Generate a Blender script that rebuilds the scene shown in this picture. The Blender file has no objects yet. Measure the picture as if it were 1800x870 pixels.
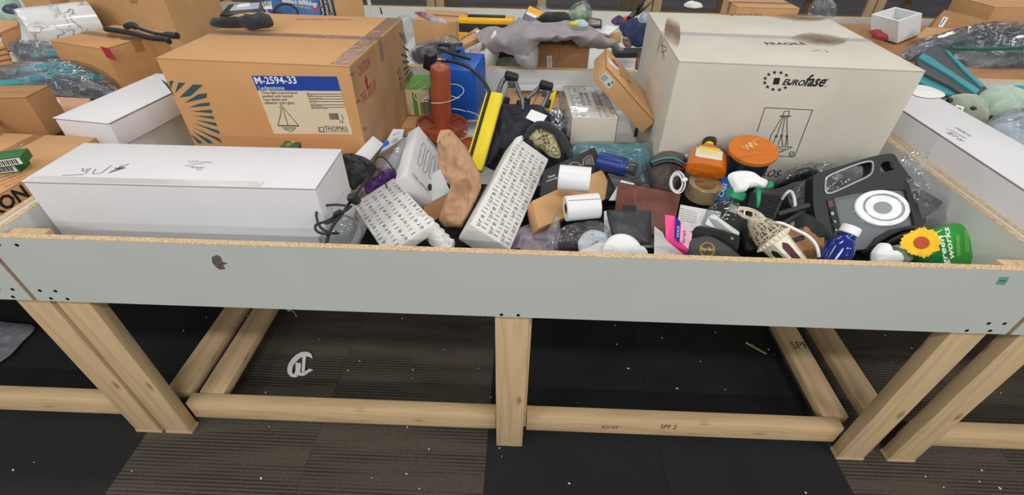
import bpy, bmesh, math, random
from math import sin, cos, pi, radians
from mathutils import Vector, Matrix, Euler, noise
random.seed(7)
V = Vector
scn = bpy.context.scene
col = scn.collection
# ------------------------------------------------------------------ camera
CAM = V((1.2303, -0.8017, 1.538)); FPX = 815.7
_p, _y, _r = 0.6773, -0.0214, 0.019
_f = V((sin(_y)*cos(_p), cos(_y)*cos(_p), -sin(_p)))
_rt = V((cos(_y), -sin(_y), 0)); _up = _rt.cross(_f)
CR = cos(_r)*_rt + sin(_r)*_up; CU = -sin(_r)*_rt + cos(_r)*_up; CF = _f
cd = bpy.data.cameras.new('camera'); cam = bpy.data.objects.new('camera', cd); col.objects.link(cam)
cd.sensor_width = 36; cd.lens = 36*FPX/1800; cd.clip_start = .02; cd.clip_end = 100
R3 = Matrix((CR, CU, -CF)).transposed()
cam.matrix_world = Matrix.Translation(CAM) @ R3.to_4x4()
scn.camera = cam
# ------------------------------------------------------------------ light
w = bpy.data.worlds.new('world'); scn.world = w; w.use_nodes = True
w.node_tree.nodes['Background'].inputs[0].default_value = (.93, .97, 1, 1)
w.node_tree.nodes['Background'].inputs[1].default_value = .42
def area(name, loc, sx, sy, e, c=(1, .97, .93)):
    l = bpy.data.lights.new(name, 'AREA'); l.shape = 'RECTANGLE'; l.size = sx; l.size_y = sy; l.energy = e; l.color = c
    o = bpy.data.objects.new(name, l); o.location = loc; col.objects.link(o)
for y, e in ((-8, 150), (-5, 150), (-2.2, 90), (.6, 42), (3.4, 42), (6.2, 42)):  # rows behind the camera added and made strongest to fill front faces
    for x in (-4.2, -1.4, 1.4, 4.2, 7.0):
        area('ceiling_and_fill_lamp', (x, y, 4.0), 1.2, .25, e)
vs = scn.view_settings
vs.view_transform = 'Standard'; vs.look = 'None'; vs.exposure = -1.15; vs.gamma = 1; vs.use_curve_mapping = False

# ------------------------------------------------------------------ projection helpers (pixel of the 1800x870 photo -> place in the room)
def ray(u, v): return CF + (u-900)/FPX*CR - (v-435)/FPX*CU
def at(u, v, z):
    d = ray(u, v); return CAM + d*((z-CAM.z)/d.z)
def atY(u, v, y):
    d = ray(u, v); return CAM + d*((y-CAM.y)/d.y)
def atX(u, v, x):
    d = ray(u, v); return CAM + d*((x-CAM.x)/d.x)
class Plane:
    def __init__(s, o, n): s.o = V(o); s.n = V(n).normalized()
    def hit(s, u, v, off=0):
        d = ray(u, v); return CAM + d*((s.o+s.n*off-CAM).dot(s.n)/d.dot(s.n))
def PL(u, v, z, n=(0, -.55, .83)): return Plane(at(u, v, z), n)
def mpp(p): return (V(p)-CAM).dot(CF)/FPX          # metres per photo pixel at p
# ------------------------------------------------------------------ materials
def S(r, g, b):
    def f(c):
        c /= 255; return c/12.92 if c <= .04045 else ((c+.055)/1.055)**2.4
    return (f(r), f(g), f(b), 1)
MATS = {}
def pm(name, rgb, rough=.5, metal=0, var=.08, scale=6, bump=0, bscale=80, trans=0, coat=0, kind=None, rgb2=None, alpha=1, sheen=0, ior=1.45, dist=.002):
    if name in MATS: return MATS[name]
    m = bpy.data.materials.new(name); m.use_nodes = True; nt = m.node_tree; N = nt.nodes; L = nt.links
    b = N['Principled BSDF']; c = S(*rgb); MATS[name] = m
    b.inputs['Roughness'].default_value = rough; b.inputs['Metallic'].default_value = metal
    b.inputs['Transmission Weight'].default_value = trans; b.inputs['Coat Weight'].default_value = coat
    b.inputs['Coat Roughness'].default_value = .08; b.inputs['Alpha'].default_value = alpha; b.inputs['IOR'].default_value = ior
    b.inputs['Sheen Weight'].default_value = sheen
    tc = N.new('ShaderNodeTexCoord')
    def nz(sc, det=4, sv=None):
        t = N.new('ShaderNodeTexNoise'); t.inputs['Scale'].default_value = sc; t.inputs['Detail'].default_value = det
        if sv:
            mp = N.new('ShaderNodeMapping'); mp.inputs['Scale'].default_value = sv; L.new(tc.outputs['Object'], mp.inputs[0]); L.new(mp.outputs[0], t.inputs['Vector'])
        else: L.new(tc.outputs['Object'], t.inputs['Vector'])
        return t
    def ramp(fac, stops):
        r = N.new('ShaderNodeValToRGB'); L.new(fac, r.inputs[0]); e = r.color_ramp.elements
        while len(e) < len(stops): e.new(.5)
        for x, (p, cc) in zip(e, stops): x.position = p; x.color = cc
        return r
    def sc(c, k): return (min(1, c[0]*k), min(1, c[1]*k), min(1, c[2]*k), 1)
    def bmp(h, s, d=dist):
        bp = N.new('ShaderNodeBump'); bp.inputs['Strength'].default_value = s; bp.inputs['Distance'].default_value = d
        L.new(h, bp.inputs['Height']); L.new(bp.outputs[0], b.inputs['Normal'])
    if kind is None:
        t = nz(scale); c2 = S(*rgb2) if rgb2 else None
        r = ramp(t.outputs[0], [(.3, c2 or sc(c, 1-var)), (.7, c if c2 else sc(c, 1+var))])
        L.new(r.outputs[0], b.inputs['Base Color'])
        if bump: bmp(nz(bscale).outputs[0], bump)
    elif kind == 'wood':      # pine stud, grain along the local axis given by scale vector
        t = nz(1, 5, scale); t.inputs['Distortion'].default_value = 1.2
        r = ramp(t.outputs[0], [(.3, sc(c, .74)), (.45, sc(c, .95)), (.55, c), (.7, sc(c, 1.12))])
        k = N.new('ShaderNodeTexVoronoi'); k.inputs['Scale'].default_value = 1
        mp = N.new('ShaderNodeMapping'); mp.inputs['Scale'].default_value = bscale; L.new(tc.outputs['Object'], mp.inputs[0]); L.new(mp.outputs[0], k.inputs['Vector'])
        kr = ramp(k.outputs['Distance'], [(.05, (.3, .2, .15, 1)), (.13, (1, 1, 1, 1))])
        mx = N.new('ShaderNodeMixRGB'); mx.blend_type = 'MULTIPLY'; mx.inputs[0].default_value = .75
        L.new(r.outputs[0], mx.inputs[1]); L.new(kr.outputs[0], mx.inputs[2]); L.new(mx.outputs[0], b.inputs['Base Color'])
        bmp(t.outputs[0], .25)
    elif kind == 'chip':      # particle-board core
        t = N.new('ShaderNodeTexVoronoi'); t.inputs['Scale'].default_value = 400; L.new(tc.outputs['Object'], t.inputs['Vector'])
        t2 = nz(30)
        r = ramp(t.outputs['Color'], [(.15, sc(c, .62)), (.5, c), (.85, sc(c, 1.25))])
        L.new(r.outputs[0], b.inputs['Base Color']); bmp(t.outputs['Distance'], .5)
    elif kind == 'carpet':
        wv = N.new('ShaderNodeTexWave'); wv.bands_direction = 'Y'; wv.inputs['Scale'].default_value = 26; wv.inputs['Distortion'].default_value = 2.2; wv.inputs['Detail'].default_value = 1; wv.inputs['Detail Scale'].default_value = 30
        mp = N.new('ShaderNodeMapping'); oi = N.new('ShaderNodeObjectInfo'); L.new(tc.outputs['Object'], mp.inputs[0])
        L.new(tc.outputs['Object'], wv.inputs['Vector'])
        cm = N.new('ShaderNodeCombineXYZ'); ml = N.new('ShaderNodeMath'); ml.operation = 'MULTIPLY'; L.new(oi.outputs['Random'], ml.inputs[0]); ml.inputs[1].default_value = 37; L.new(ml.outputs[0], cm.inputs[0]); L.new(ml.outputs[0], cm.inputs[1]); L.new(cm.outputs[0], mp.inputs['Location'])
        big = N.new('ShaderNodeTexNoise'); big.inputs['Detail'].default_value = 2; mp2 = N.new('ShaderNodeMapping'); mp2.inputs['Scale'].default_value = (1.5, 11, 1); L.new(mp.outputs[0], mp2.inputs[0]); L.new(mp2.outputs[0], big.inputs['Vector']); big.inputs['Scale'].default_value = 1
        br = ramp(big.outputs[0], [(.42, (0, 0, 0, 1)), (.56, (1, 1, 1, 1))])
        fine = nz(300, 2); fr_ = ramp(fine.outputs[0], [(.3, sc(c, .55)), (.7, sc(c, 1.5))])
        wr = ramp(wv.outputs[1], [(.2, (.3, .3, .3, 1)), (.7, (1, 1, 1, 1))])
        m1 = N.new('ShaderNodeMixRGB'); L.new(br.outputs[0], m1.inputs[0]); L.new(wr.outputs[0], m1.inputs[2]); m1.inputs[1].default_value = (.95, .95, .95, 1)
        m2 = N.new('ShaderNodeMixRGB'); m2.blend_type = 'MULTIPLY'; m2.inputs[0].default_value = 1; L.new(fr_.outputs[0], m2.inputs[1]); L.new(m1.outputs[0], m2.inputs[2]); L.new(m2.outputs[0], b.inputs['Base Color']); bmp(fine.outputs[0], .6, .003)
    elif kind == 'marble':
        t = nz(9, 6); t.inputs['Distortion'].default_value = 1.4
        r = ramp(t.outputs[0], [(.46, c), (.49, S(120, 120, 125)), (.505, S(70, 72, 78)), (.52, S(190, 190, 195)), (.56, c)])
        t3 = nz(5); r3 = ramp(t3.outputs[0], [(.42, (0, 0, 0, 1)), (.58, (1, 1, 1, 1))])
        mx = N.new('ShaderNodeMixRGB'); L.new(r3.outputs[0], mx.inputs[0]); mx.inputs[1].default_value = c; L.new(r.outputs[0], mx.inputs[2]); L.new(mx.outputs[0], b.inputs['Base Color'])
    elif kind == 'corr':      # worn corrugated board: faint upright ribs
        t = nz(scale); r = ramp(t.outputs[0], [(.3, sc(c, 1-var)), (.7, sc(c, 1+var*.6))]); L.new(r.outputs[0], b.inputs['Base Color'])
        wv = N.new('ShaderNodeTexWave'); wv.bands_direction = 'X'; wv.inputs['Scale'].default_value = 48; wv.inputs['Distortion'].default_value = .3; L.new(tc.outputs['Object'], wv.inputs['Vector'])
        n2 = nz(6); mm = N.new('ShaderNodeMath'); mm.operation = 'MULTIPLY'; L.new(wv.outputs[1], mm.inputs[0]); L.new(n2.outputs[0], mm.inputs[1]); bmp(mm.outputs[0], .28)
    elif kind == 'mesh':      # knitted / perforated: dark dots
        t = N.new('ShaderNodeTexVoronoi'); t.inputs['Scale'].default_value = bscale; t.inputs['Randomness'].default_value = 0; L.new(tc.outputs['Object'], t.inputs['Vector'])
        r = ramp(t.outputs['Distance'], [(.28, sc(c, .3)), (.42, c)]); L.new(r.outputs[0], b.inputs['Base Color']); bmp(t.outputs['Distance'], .4)
    elif kind == 'crack':
        t = N.new('ShaderNodeTexVoronoi'); t.feature = 'DISTANCE_TO_EDGE'; t.inputs['Scale'].default_value = bscale
        nn = nz(14); ad = N.new('ShaderNodeMixRGB'); ad.inputs[0].default_value = .1; L.new(tc.outputs['Object'], ad.inputs[1]); L.new(nn.outputs['Color'], ad.inputs[2]); L.new(ad.outputs[0], t.inputs['Vector'])
        r = ramp(t.outputs['Distance'], [(.02, S(38, 34, 28)), (.07, c)]); t2 = nz(12); r2 = ramp(t2.outputs[0], [(.35, (.5, .5, .45, 1)), (.6, (1, 1, 1, 1))])
        mx = N.new('ShaderNodeMixRGB'); mx.blend_type = 'MULTIPLY'; mx.inputs[0].default_value = 1; L.new(r.outputs[0], mx.inputs[1]); L.new(r2.outputs[0], mx.inputs[2]); L.new(mx.outputs[0], b.inputs['Base Color'])
    return m
def film(name, tint=(235, 240, 245), gloss=.3, rough=.12, bs=45, bump=.9, body=0.0):
    if name in MATS: return MATS[name]
    m = bpy.data.materials.new(name); m.use_nodes = True; nt = m.node_tree; N = nt.nodes; L = nt.links; N.remove(N['Principled BSDF']); MATS[name] = m
    tr = N.new('ShaderNodeBsdfTransparent'); tr.inputs[0].default_value = S(*tint)
    gl = N.new('ShaderNodeBsdfGlossy'); gl.inputs['Roughness'].default_value = rough
    df = N.new('ShaderNodeBsdfDiffuse'); df.inputs[0].default_value = S(*tint)
    tc = N.new('ShaderNodeTexCoord'); t = N.new('ShaderNodeTexNoise'); t.inputs['Scale'].default_value = bs; t.inputs['Detail'].default_value = 3; t.inputs['Distortion'].default_value = 1.5
    L.new(tc.outputs['Object'], t.inputs['Vector'])
    ab = N.new('ShaderNodeMath'); ab.operation = 'SUBTRACT'; L.new(t.outputs[0], ab.inputs[0]); ab.inputs[1].default_value = .5
    ab2 = N.new('ShaderNodeMath'); ab2.operation = 'ABSOLUTE'; L.new(ab.outputs[0], ab2.inputs[0]); t = ab2
    bp = N.new('ShaderNodeBump'); bp.inputs['Strength'].default_value = bump; bp.inputs['Distance'].default_value = .01; L.new(t.outputs[0], bp.inputs['Height'])
    L.new(bp.outputs[0], gl.inputs['Normal'])
    fr = N.new('ShaderNodeLayerWeight'); fr.inputs['Blend'].default_value = .22; L.new(bp.outputs[0], fr.inputs['Normal'])
    pw = N.new('ShaderNodeMath'); pw.operation = 'POWER'; L.new(fr.outputs['Facing'], pw.inputs[0]); pw.inputs[1].default_value = 1.3
    ma = N.new('ShaderNodeMath'); ma.operation = 'ADD'; ma.use_clamp = True; L.new(pw.outputs[0], ma.inputs[0]); ma.inputs[1].default_value = gloss*.22
    m1 = N.new('ShaderNodeMixShader'); m1.inputs[0].default_value = body; L.new(tr.outputs[0], m1.inputs[1]); L.new(df.outputs[0], m1.inputs[2])
    m2 = N.new('ShaderNodeMixShader'); L.new(ma.outputs[0], m2.inputs[0]); L.new(m1.outputs[0], m2.inputs[1]); L.new(gl.outputs[0], m2.inputs[2])
    L.new(m2.outputs[0], N['Material Output'].inputs[0]); return m
kraft = pm('kraft_cardboard', (194, 150, 104), .75, var=.07, scale=9, bump=.12, bscale=120)
kraftd = pm('dark_kraft_cardboard', (166, 122, 80), .75, var=.1, scale=9, bump=.12, bscale=120)
kraftp = pm('kraft_paper', (190, 148, 112), .7, var=.1, scale=14, bump=.35, bscale=40)
whitebox = pm('white_carton', (214, 213, 216), .6, var=.03, scale=5, bump=.05, bscale=150)
dirtywhite = pm('worn_white_carton', (204, 199, 187), .7, var=.09, scale=5, kind='corr')
paperw = pm('white_paper', (228, 228, 226), .6, var=.03, bump=.1, bscale=50)
tissue = pm('crinkled_tissue_paper', (214, 213, 210), .6, var=.05, scale=20, bump=.6, bscale=36, dist=.004)
melamine = pm('grey_white_melamine', (186, 192, 187), .38, var=.03, scale=2.5)
melaminein = pm('pale_melamine', (206, 208, 205), .4, var=.03, scale=2.5)
chip = pm('particle_board_core', (206, 176, 136), .85, kind='chip')
chipd = pm('particle_board_end', (140, 112, 82), .85, kind='chip')
WC = (204, 176, 136)
studz = pm('pine_stud_upright', WC, .6, kind='wood', scale=(28, 28, 2.2), bscale=(10, 14, 4))
studx = pm('pine_stud_lengthwise', WC, .6, kind='wood', scale=(2.2, 28, 28), bscale=(4, 14, 14))
study = pm('pine_stud_crosswise', (196, 168, 130), .6, kind='wood', scale=(28, 2.2, 28), bscale=(10, 4, 14))
ink = pm('black_ink', (28, 27, 28), .6, var=0)
inkb = pm('navy_marker', (38, 40, 62), .6, var=0)
inkg = pm('grey_ink', (110, 110, 112), .6, var=0)
inkr = pm('red_ink', (158, 48, 42), .6, var=.1)
white = pm('white_plastic', (232, 232, 232), .3, var=.02)
whitei = pm('white_ink', (232, 232, 234), .6, var=0)
black = pm('black_plastic', (26, 27, 29), .4, var=.1)
blackf = pm('black_fabric', (40, 42, 48), .9, var=.2, scale=60, bump=.4, bscale=300, sheen=.2)
blackm = pm('black_knit', (50, 53, 62), .9, kind='mesh', bscale=220)
charcoal = pm('charcoal_plastic', (37, 39, 42), .45, var=.08)
steel = pm('grey_tube', (112, 112, 116), .35, metal=.7, var=.1)
brass = pm('brass', (205, 170, 90), .3, metal=1, var=.1)
clearf = film('clear_film', gloss=.32)
bubble = film('crinkled_wrap', gloss=.42, rough=.07, bs=26, bump=1.0, body=.02)
bagf = film('soft_clear_bag', gloss=.25, rough=.08, bs=16, bump=.8, body=.03)
tape = film('packing_tape', tint=(250, 241, 226), gloss=.12, rough=.15, bs=30, bump=.2, body=.04)
tapec = film('clear_tape', (250, 249, 246), .05, .18, 30, .1, .4)
clearp = film('clear_plastic', tint=(226, 232, 234), gloss=.12, rough=.04, bs=6, bump=.1, body=.03)

def stain(name, rgb, dens=.8, sc=14):
    if name in MATS: return MATS[name]
    m = bpy.data.materials.new(name); m.use_nodes = True; nt = m.node_tree; N = nt.nodes; L = nt.links; b = N['Principled BSDF']; MATS[name] = m
    b.inputs['Base Color'].default_value = S(*rgb); b.inputs['Roughness'].default_value = .85
    tc = N.new('ShaderNodeTexCoord'); mp = N.new('ShaderNodeMapping'); mp.inputs['Location'].default_value = (-1, -1, 0); mp.inputs['Scale'].default_value = (2, 2, 0); L.new(tc.outputs['Generated'], mp.inputs[0])
    g = N.new('ShaderNodeTexGradient'); g.gradient_type = 'SPHERICAL'; L.new(mp.outputs[0], g.inputs[0])
    t = N.new('ShaderNodeTexNoise'); t.inputs['Scale'].default_value = sc; t.inputs['Detail'].default_value = 6; L.new(tc.outputs['Object'], t.inputs['Vector'])
    q = N.new('ShaderNodeMath'); q.operation = 'MULTIPLY'; L.new(g.outputs[1], q.inputs[0]); L.new(t.outputs[0], q.inputs[1])
    q2 = N.new('ShaderNodeMath'); q2.operation = 'MULTIPLY'; q2.use_clamp = True; L.new(q.outputs[0], q2.inputs[0]); q2.inputs[1].default_value = dens*2.4; L.new(q2.outputs[0], b.inputs['Alpha'])
    return m
# ------------------------------------------------------------------ mesh builder
def TR(loc, e=(0, 0, 0)): return Matrix.Translation(V(loc)) @ Euler(e, 'XYZ').to_matrix().to_4x4()
def axis(p, d, up=(0, 0, 1)):
    z = V(d).normalized(); x = V(up).cross(z)
    if x.length < 1e-4: x = V((1, 0, 0))
    x.normalize(); y = z.cross(x); m = Matrix((x, y, z)).transposed().to_4x4(); m.translation = V(p); return m
class MB:
    def __init__(s): s.v = []; s.f = []
    def add(s, vs, fs):
        b = len(s.v); s.v += [V(x) for x in vs]; s.f += [tuple(i+b for i in f) for f in fs]; return s
    def box(s, T, d, bev=0):
        if not isinstance(T, Matrix): T = TR(T)
        bm = bmesh.new(); bmesh.ops.create_cube(bm, size=1)
        for v in bm.verts: v.co = V((v.co.x*d[0], v.co.y*d[1], v.co.z*d[2]))
        if bev: bmesh.ops.bevel(bm, geom=bm.edges[:], offset=bev, segments=2, affect='EDGES', profile=.5)
        bm.verts.index_update(); s.add([T @ v.co for v in bm.verts], [[v.index for v in f.verts] for f in bm.faces]); bm.free(); return s
    def bx(s, x0, x1, y0, y1, z0, z1, bev=0): return s.box(TR(((x0+x1)/2, (y0+y1)/2, (z0+z1)/2)), (x1-x0, y1-y0, z1-z0), bev)
    def rings(s, rs, cap0=True, cap1=True, closed=True):
        n = len(rs[0]); vs = [p for r in rs for p in r]; fs = []
        for k in range(len(rs)-1):
            for i in range(n if closed else n-1):
                j = (i+1) % n; fs.append((k*n+i, k*n+j, (k+1)*n+j, (k+1)*n+i))
        if cap0: fs.append(tuple(reversed(range(n))))
        if cap1: fs.append(tuple(range((len(rs)-1)*n, len(rs)*n)))
        return s.add(vs, fs)
    def lathe(s, T, prof, n=28, cap0=True, cap1=True):   # prof: (r, z)
        return s.rings([[T @ V((r*cos(2*pi*i/n), r*sin(2*pi*i/n), z)) for i in range(n)] for r, z in prof], cap0, cap1)
    def loft(s, T, secs, n=28, e=2.6):                    # secs: (z, rx, ry[, ox])
        rs = []
        for q in secs:
            z, rx, ry = q[:3]; ox = q[3] if len(q) > 3 else 0; r = []
            for i in range(n):
                a = 2*pi*i/n; c, d = cos(a), sin(a)
                r.append(T @ V((ox+rx*math.copysign(abs(c)**(2/e), c), ry*math.copysign(abs(d)**(2/e), d), z)))
            rs.append(r)
        return s.rings(rs)
    def tube(s, pts, r, n=8, sm=4, closed=False):
        P = [V(p) for p in pts]
        if sm > 1 and len(P) > 2:
            Q = []; m = len(P); rng = range(m if closed else m-1)
            for i in rng:
                g = (lambda k: P[k % m]) if closed else (lambda k: P[max(0, min(m-1, k))])
                a, b, c, d = g(i-1), g(i), g(i+1), g(i+2)
                for k in range(sm):
                    t = k/sm; Q.append(.5*((2*b)+(c-a)*t+(2*a-5*b+4*c-d)*t*t+(3*b-a-3*c+d)*t**3))
            if not closed: Q.append(P[-1])
            P = Q
        rs = []; up = V((.13, .21, .97)); m = len(P)
        for i, p in enumerate(P):
            t = (P[(i+1) % m]-P[i-1]) if closed else (P[min(i+1, m-1)]-P[max(i-1, 0)])
            if t.length < 1e-9: t = V((1, 0, 0))
            t.normalize(); x = up-t*up.dot(t)
            if x.length < 1e-3: x = V((1, 0, 0))-t*t.x
            x.normalize(); y = t.cross(x); up = x
            rr = r[min(len(r)-1, i*len(r)//m)] if isinstance(r, (list, tuple)) else r
            rs.append([p+rr*(cos(2*pi*k/n)*x+sin(2*pi*k/n)*y) for k in range(n)])
        if closed: rs.append(rs[0]); return s.rings(rs, False, False)
        return s.rings(rs)
    def plate(s, outer, nrm, t, holes=()):                # 3-D outline (+holes) extruded by -t along nrm
        bm = bmesh.new(); es = []; nrm = V(nrm).normalized()
        for lp in [outer]+list(holes):
            vs = [bm.verts.new(p) for p in lp]
            es += [bm.edges.new((vs[i], vs[(i+1) % len(vs)])) for i in range(len(vs))]
        bmesh.ops.triangle_fill(bm, use_beauty=True, use_dissolve=False, edges=es, normal=nrm)
        fs = bm.faces[:]; ex = bmesh.ops.extrude_face_region(bm, geom=fs)
        for g in ex['geom']:
            if isinstance(g, bmesh.types.BMVert): g.co -= nrm*t
        bmesh.ops.recalc_face_normals(bm, faces=bm.faces[:])
        bm.verts.index_update(); s.add([v.co.copy() for v in bm.verts], [[v.index for v in f.verts] for f in bm.faces]); bm.free(); return s
    def sph(s, T, r, n=16, m=10):
        r = r if hasattr(r, '__len__') else (r, r, r)
        return s.rings([[T @ V((r[0]*cos(2*pi*i/n)*sin(a), r[1]*sin(2*pi*i/n)*sin(a), r[2]*-cos(a))) for i in range(n)] for a in [max(.04, min(pi-.04, pi*k/m)) for k in range(m+1)]])
    def grid(s, g, t=0):                                   # g: rows of points; t: thickness
        h, w_ = len(g), len(g[0]); vs = [p for r in g for p in r]; fs = [(i*w_+j, i*w_+j+1, (i+1)*w_+j+1, (i+1)*w_+j) for i in range(h-1) for j in range(w_-1)]
        if not t: return s.add(vs, fs)
        nr = [V((0, 0, 0)) for _ in vs]
        for f in fs:
            n = (vs[f[2]]-vs[f[0]]).cross(vs[f[3]]-vs[f[1]])
            for i in f: nr[i] += n
        b = len(vs); vs2 = [p-n.normalized()*t for p, n in zip(vs, nr)]
        fs2 = [tuple(i+b for i in reversed(f)) for f in fs]
        bd = [i for i in range(w_)]+[i*w_+w_-1 for i in range(1, h)]+[(h-1)*w_+j for j in range(w_-2, -1, -1)]+[i*w_ for i in range(h-2, 0, -1)]
        sd = [(bd[k], bd[k]+b, bd[(k+1) % len(bd)]+b, bd[(k+1) % len(bd)]) for k in range(len(bd))]
        return s.add(vs+vs2, fs+fs2+sd)
def wm(o):
    m = o.matrix_basis.copy()
    return wm(o.parent) @ m if o.parent else m
def tag(o, label=None, cat=None, group=None, kind=None):
    for k, x in (('label', label), ('category', cat), ('group', group), ('kind', kind)):
        if x: o[k] = x
    return o
def mk(name, mb, mat, parent=None, smooth=True, T=None, label=None, cat=None, group=None, kind=None):
    vs = mb.v; xs = [p.x for p in vs]; ys = [p.y for p in vs]; zs = [p.z for p in vs]
    if T is None: T = Matrix.Translation(V(((min(xs)+max(xs))/2, (min(ys)+max(ys))/2, min(zs))))
    inv = T.inverted(); me = bpy.data.meshes.new(name); me.from_pydata([inv @ p for p in vs], [], mb.f); me.update()
    if smooth: me.shade_smooth(); me.set_sharp_from_angle(angle=radians(38))
    me.materials.append(mat); o = bpy.data.objects.new(name, me); col.objects.link(o)
    if parent: o.parent = parent; o.matrix_basis = wm(parent).inverted() @ T
    else: o.matrix_basis = T
    return tag(o, label, cat, group, kind)
def empty(name, T, label, cat, group=None):
    o = bpy.data.objects.new(name, None); o.empty_display_size = .05; col.objects.link(o); o.matrix_basis = T if isinstance(T, Matrix) else Matrix.Translation(V(T)); return tag(o, label, cat, group)
def copy_tree(o, parent=None):
    c = o.copy(); col.objects.link(c)
    if parent: c.parent = parent
    for ch in list(o.children): copy_tree(ch, c)
    return c
_fonts = {}
def textmesh(s, res=2, bold=0, shear=0, sp=1):
    k = (s, res, bold, shear, sp)
    if k not in _fonts:
        cu = bpy.data.curves.new('text', 'FONT'); cu.body = s; cu.size = 1; cu.resolution_u = res; cu.offset = bold; cu.shear = shear; cu.space_character = sp
        o = bpy.data.objects.new('text', cu); col.objects.link(o); dg = bpy.context.evaluated_depsgraph_get(); me = bpy.data.meshes.new_from_object(o.evaluated_get(dg))
        _fonts[k] = ([v.co.copy() for v in me.vertices], [tuple(p.vertices) for p in me.polygons]); bpy.data.objects.remove(o); bpy.data.curves.remove(cu)
    return _fonts[k]
def addtext(mb, s, A, B, n, off=.0008, squash=1, bold=0, res=2, shear=0):   # text from A to B on the plane of normal n
    vs, fs = textmesh(s, res, bold, shear)
    if not vs: return mb
    x0 = min(p.x for p in vs); x1 = max(p.x for p in vs); A, B = V(A), V(B); x = (B-A); k = x.length/(x1-x0); x.normalize(); n = V(n).normalized(); x = (x-n*x.dot(n)).normalized(); y = n.cross(x)
    return mb.add([A+n*off+x*((p.x-x0)*k)+y*(p.y*k*squash) for p in vs], fs)
def txt(parent, s, A, B, n, mat=ink, **kw): return mk('printed_text', addtext(MB(), s, A, B, n, **kw), mat, parent, smooth=False)
def ptxt(parent, pl, s, a, b, mat=ink, **kw): return txt(parent, s, pl.hit(*a), pl.hit(*b), pl.n, mat, **kw)
def dec(parent, pl, px, mat, name='printed_patch', off=.0006, t=.0004):
    return mk(name, MB().plate([pl.hit(u, v, off) for u, v in px], pl.n, t), mat, parent, smooth=False)
def strokes(mb, pl, lines, wpx, off=.0009):
    for ln in lines:
        P = [pl.hit(u, v, off) for u, v in ln]
        for a, b in zip(P, P[1:]):
            d = (b-a).normalized(); sd = pl.n.cross(d)*(mpp(a)*wpx/2); mb.add([a-sd, b-sd, b+sd, a+sd], [(0, 1, 2, 3)])
    return mb
def ink_lines(parent, pl, lines, wpx=1.2, mat=ink, name='printed_drawing'): return mk(name, strokes(MB(), pl, lines, wpx), mat, parent, smooth=False)
def face(T, d, which):                                    # plane of one face of a box with frame T and size d
    i = 'xyz'.index(which[1]); sg = 1 if which[0] == '+' else -1; n = V((0, 0, 0)); n[i] = sg
    return Plane(T @ (n*(d[i]/2)), T.to_3x3() @ n)
def carton(name, label, cat, T, d, mat=kraft, seam='x', tp=True, group=None, tm=None, bev=.003, fl=True):
    """closed carton: body, two top flaps with a gap between them, tape over the gap"""
    base = T @ Matrix.Translation(V((0, 0, -d[2]/2))); th = min(.004, d[2]*.06)
    root = mk(name, MB().box(T @ TR((0, 0, -th/2)), (d[0], d[1], d[2]-th), bev), mat, None, T=base, label=label, cat=cat, group=group)
    top = d[2]/2-th/2
    if fl:
        for sg in (-1, 1):
            if seam == 'x': bb = (TR((0, sg*(d[1]/4+.0005), top)), (d[0], d[1]/2-.0025, th))
            else: bb = (TR((sg*(d[0]/4+.0005), 0, top)), (d[0]/2-.0025, d[1], th))
            mk('flap', MB().box(T @ bb[0], bb[1], .001), mat, root)
    if tp:
        z = d[2]/2+.0006; wt = min(.038, .16*(d[1] if seam == 'x' else d[0])); h = d[2]*.18
        m = MB()
        if seam == 'x':
            m.box(T @ TR((0, 0, z)), (d[0]+.002, wt, .0006))
            for sg in (-1, 1): m.box(T @ TR((sg*(d[0]/2+.0006), 0, d[2]/2-h/2)), (.0006, wt, h))
        else:
            m.box(T @ TR((0, 0, z)), (wt, d[1]+.002, .0006))
            for sg in (-1, 1): m.box(T @ TR((0, sg*(d[1]/2+.0006), d[2]/2-h/2)), (wt, .0006, h))
        mk('tape_strip', m, tm or tape, root)
    return root
def bez(P, n):
    L = [0]
    for a, b in zip(P, P[1:]): L.append(L[-1]+(b-a).length)
    out = []
    for k in range(n):
        t = L[-1]*k/(n-1); i = 0
        while i < len(P)-2 and L[i+1] < t: i += 1
        f = (t-L[i])/max(1e-9, L[i+1]-L[i]); a, b = P[i], P[i+1]; a0 = P[max(0, i-1)]; b1 = P[min(len(P)-1, i+2)]
        out.append(.5*((2*a)+(b-a0)*f+(2*a0-5*a+4*b-b1)*f*f+(3*a-a0-3*b+b1)*f**3))
    return out
def fold(p, amp, fr, seed, st=(1, 1, 1)):
    q = V((p.x*st[0], p.y*st[1], p.z*st[2]))*fr+V((seed*7.3, seed*3.1, 0))
    return amp*(.9-2.6*abs(noise.noise(q)))+amp*.55*(.7-2.2*abs(noise.noise(q*2.3+V((9, 2, 5)))))
def sheet(rows, n=36, m=24, amp=.008, fr=9, seed=1, t=.002, up=(0, 0, 1), st=(1, 1, 1)):
    R = [bez([V(p) for p in r], n) for r in rows]; C = [bez([r[i] for r in R], m) for i in range(n)]
    u = V(up).normalized(); return MB().grid([[C[i][j]+u*fold(C[i][j], amp, fr, seed, st) for i in range(n)] for j in range(m)], t)
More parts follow.
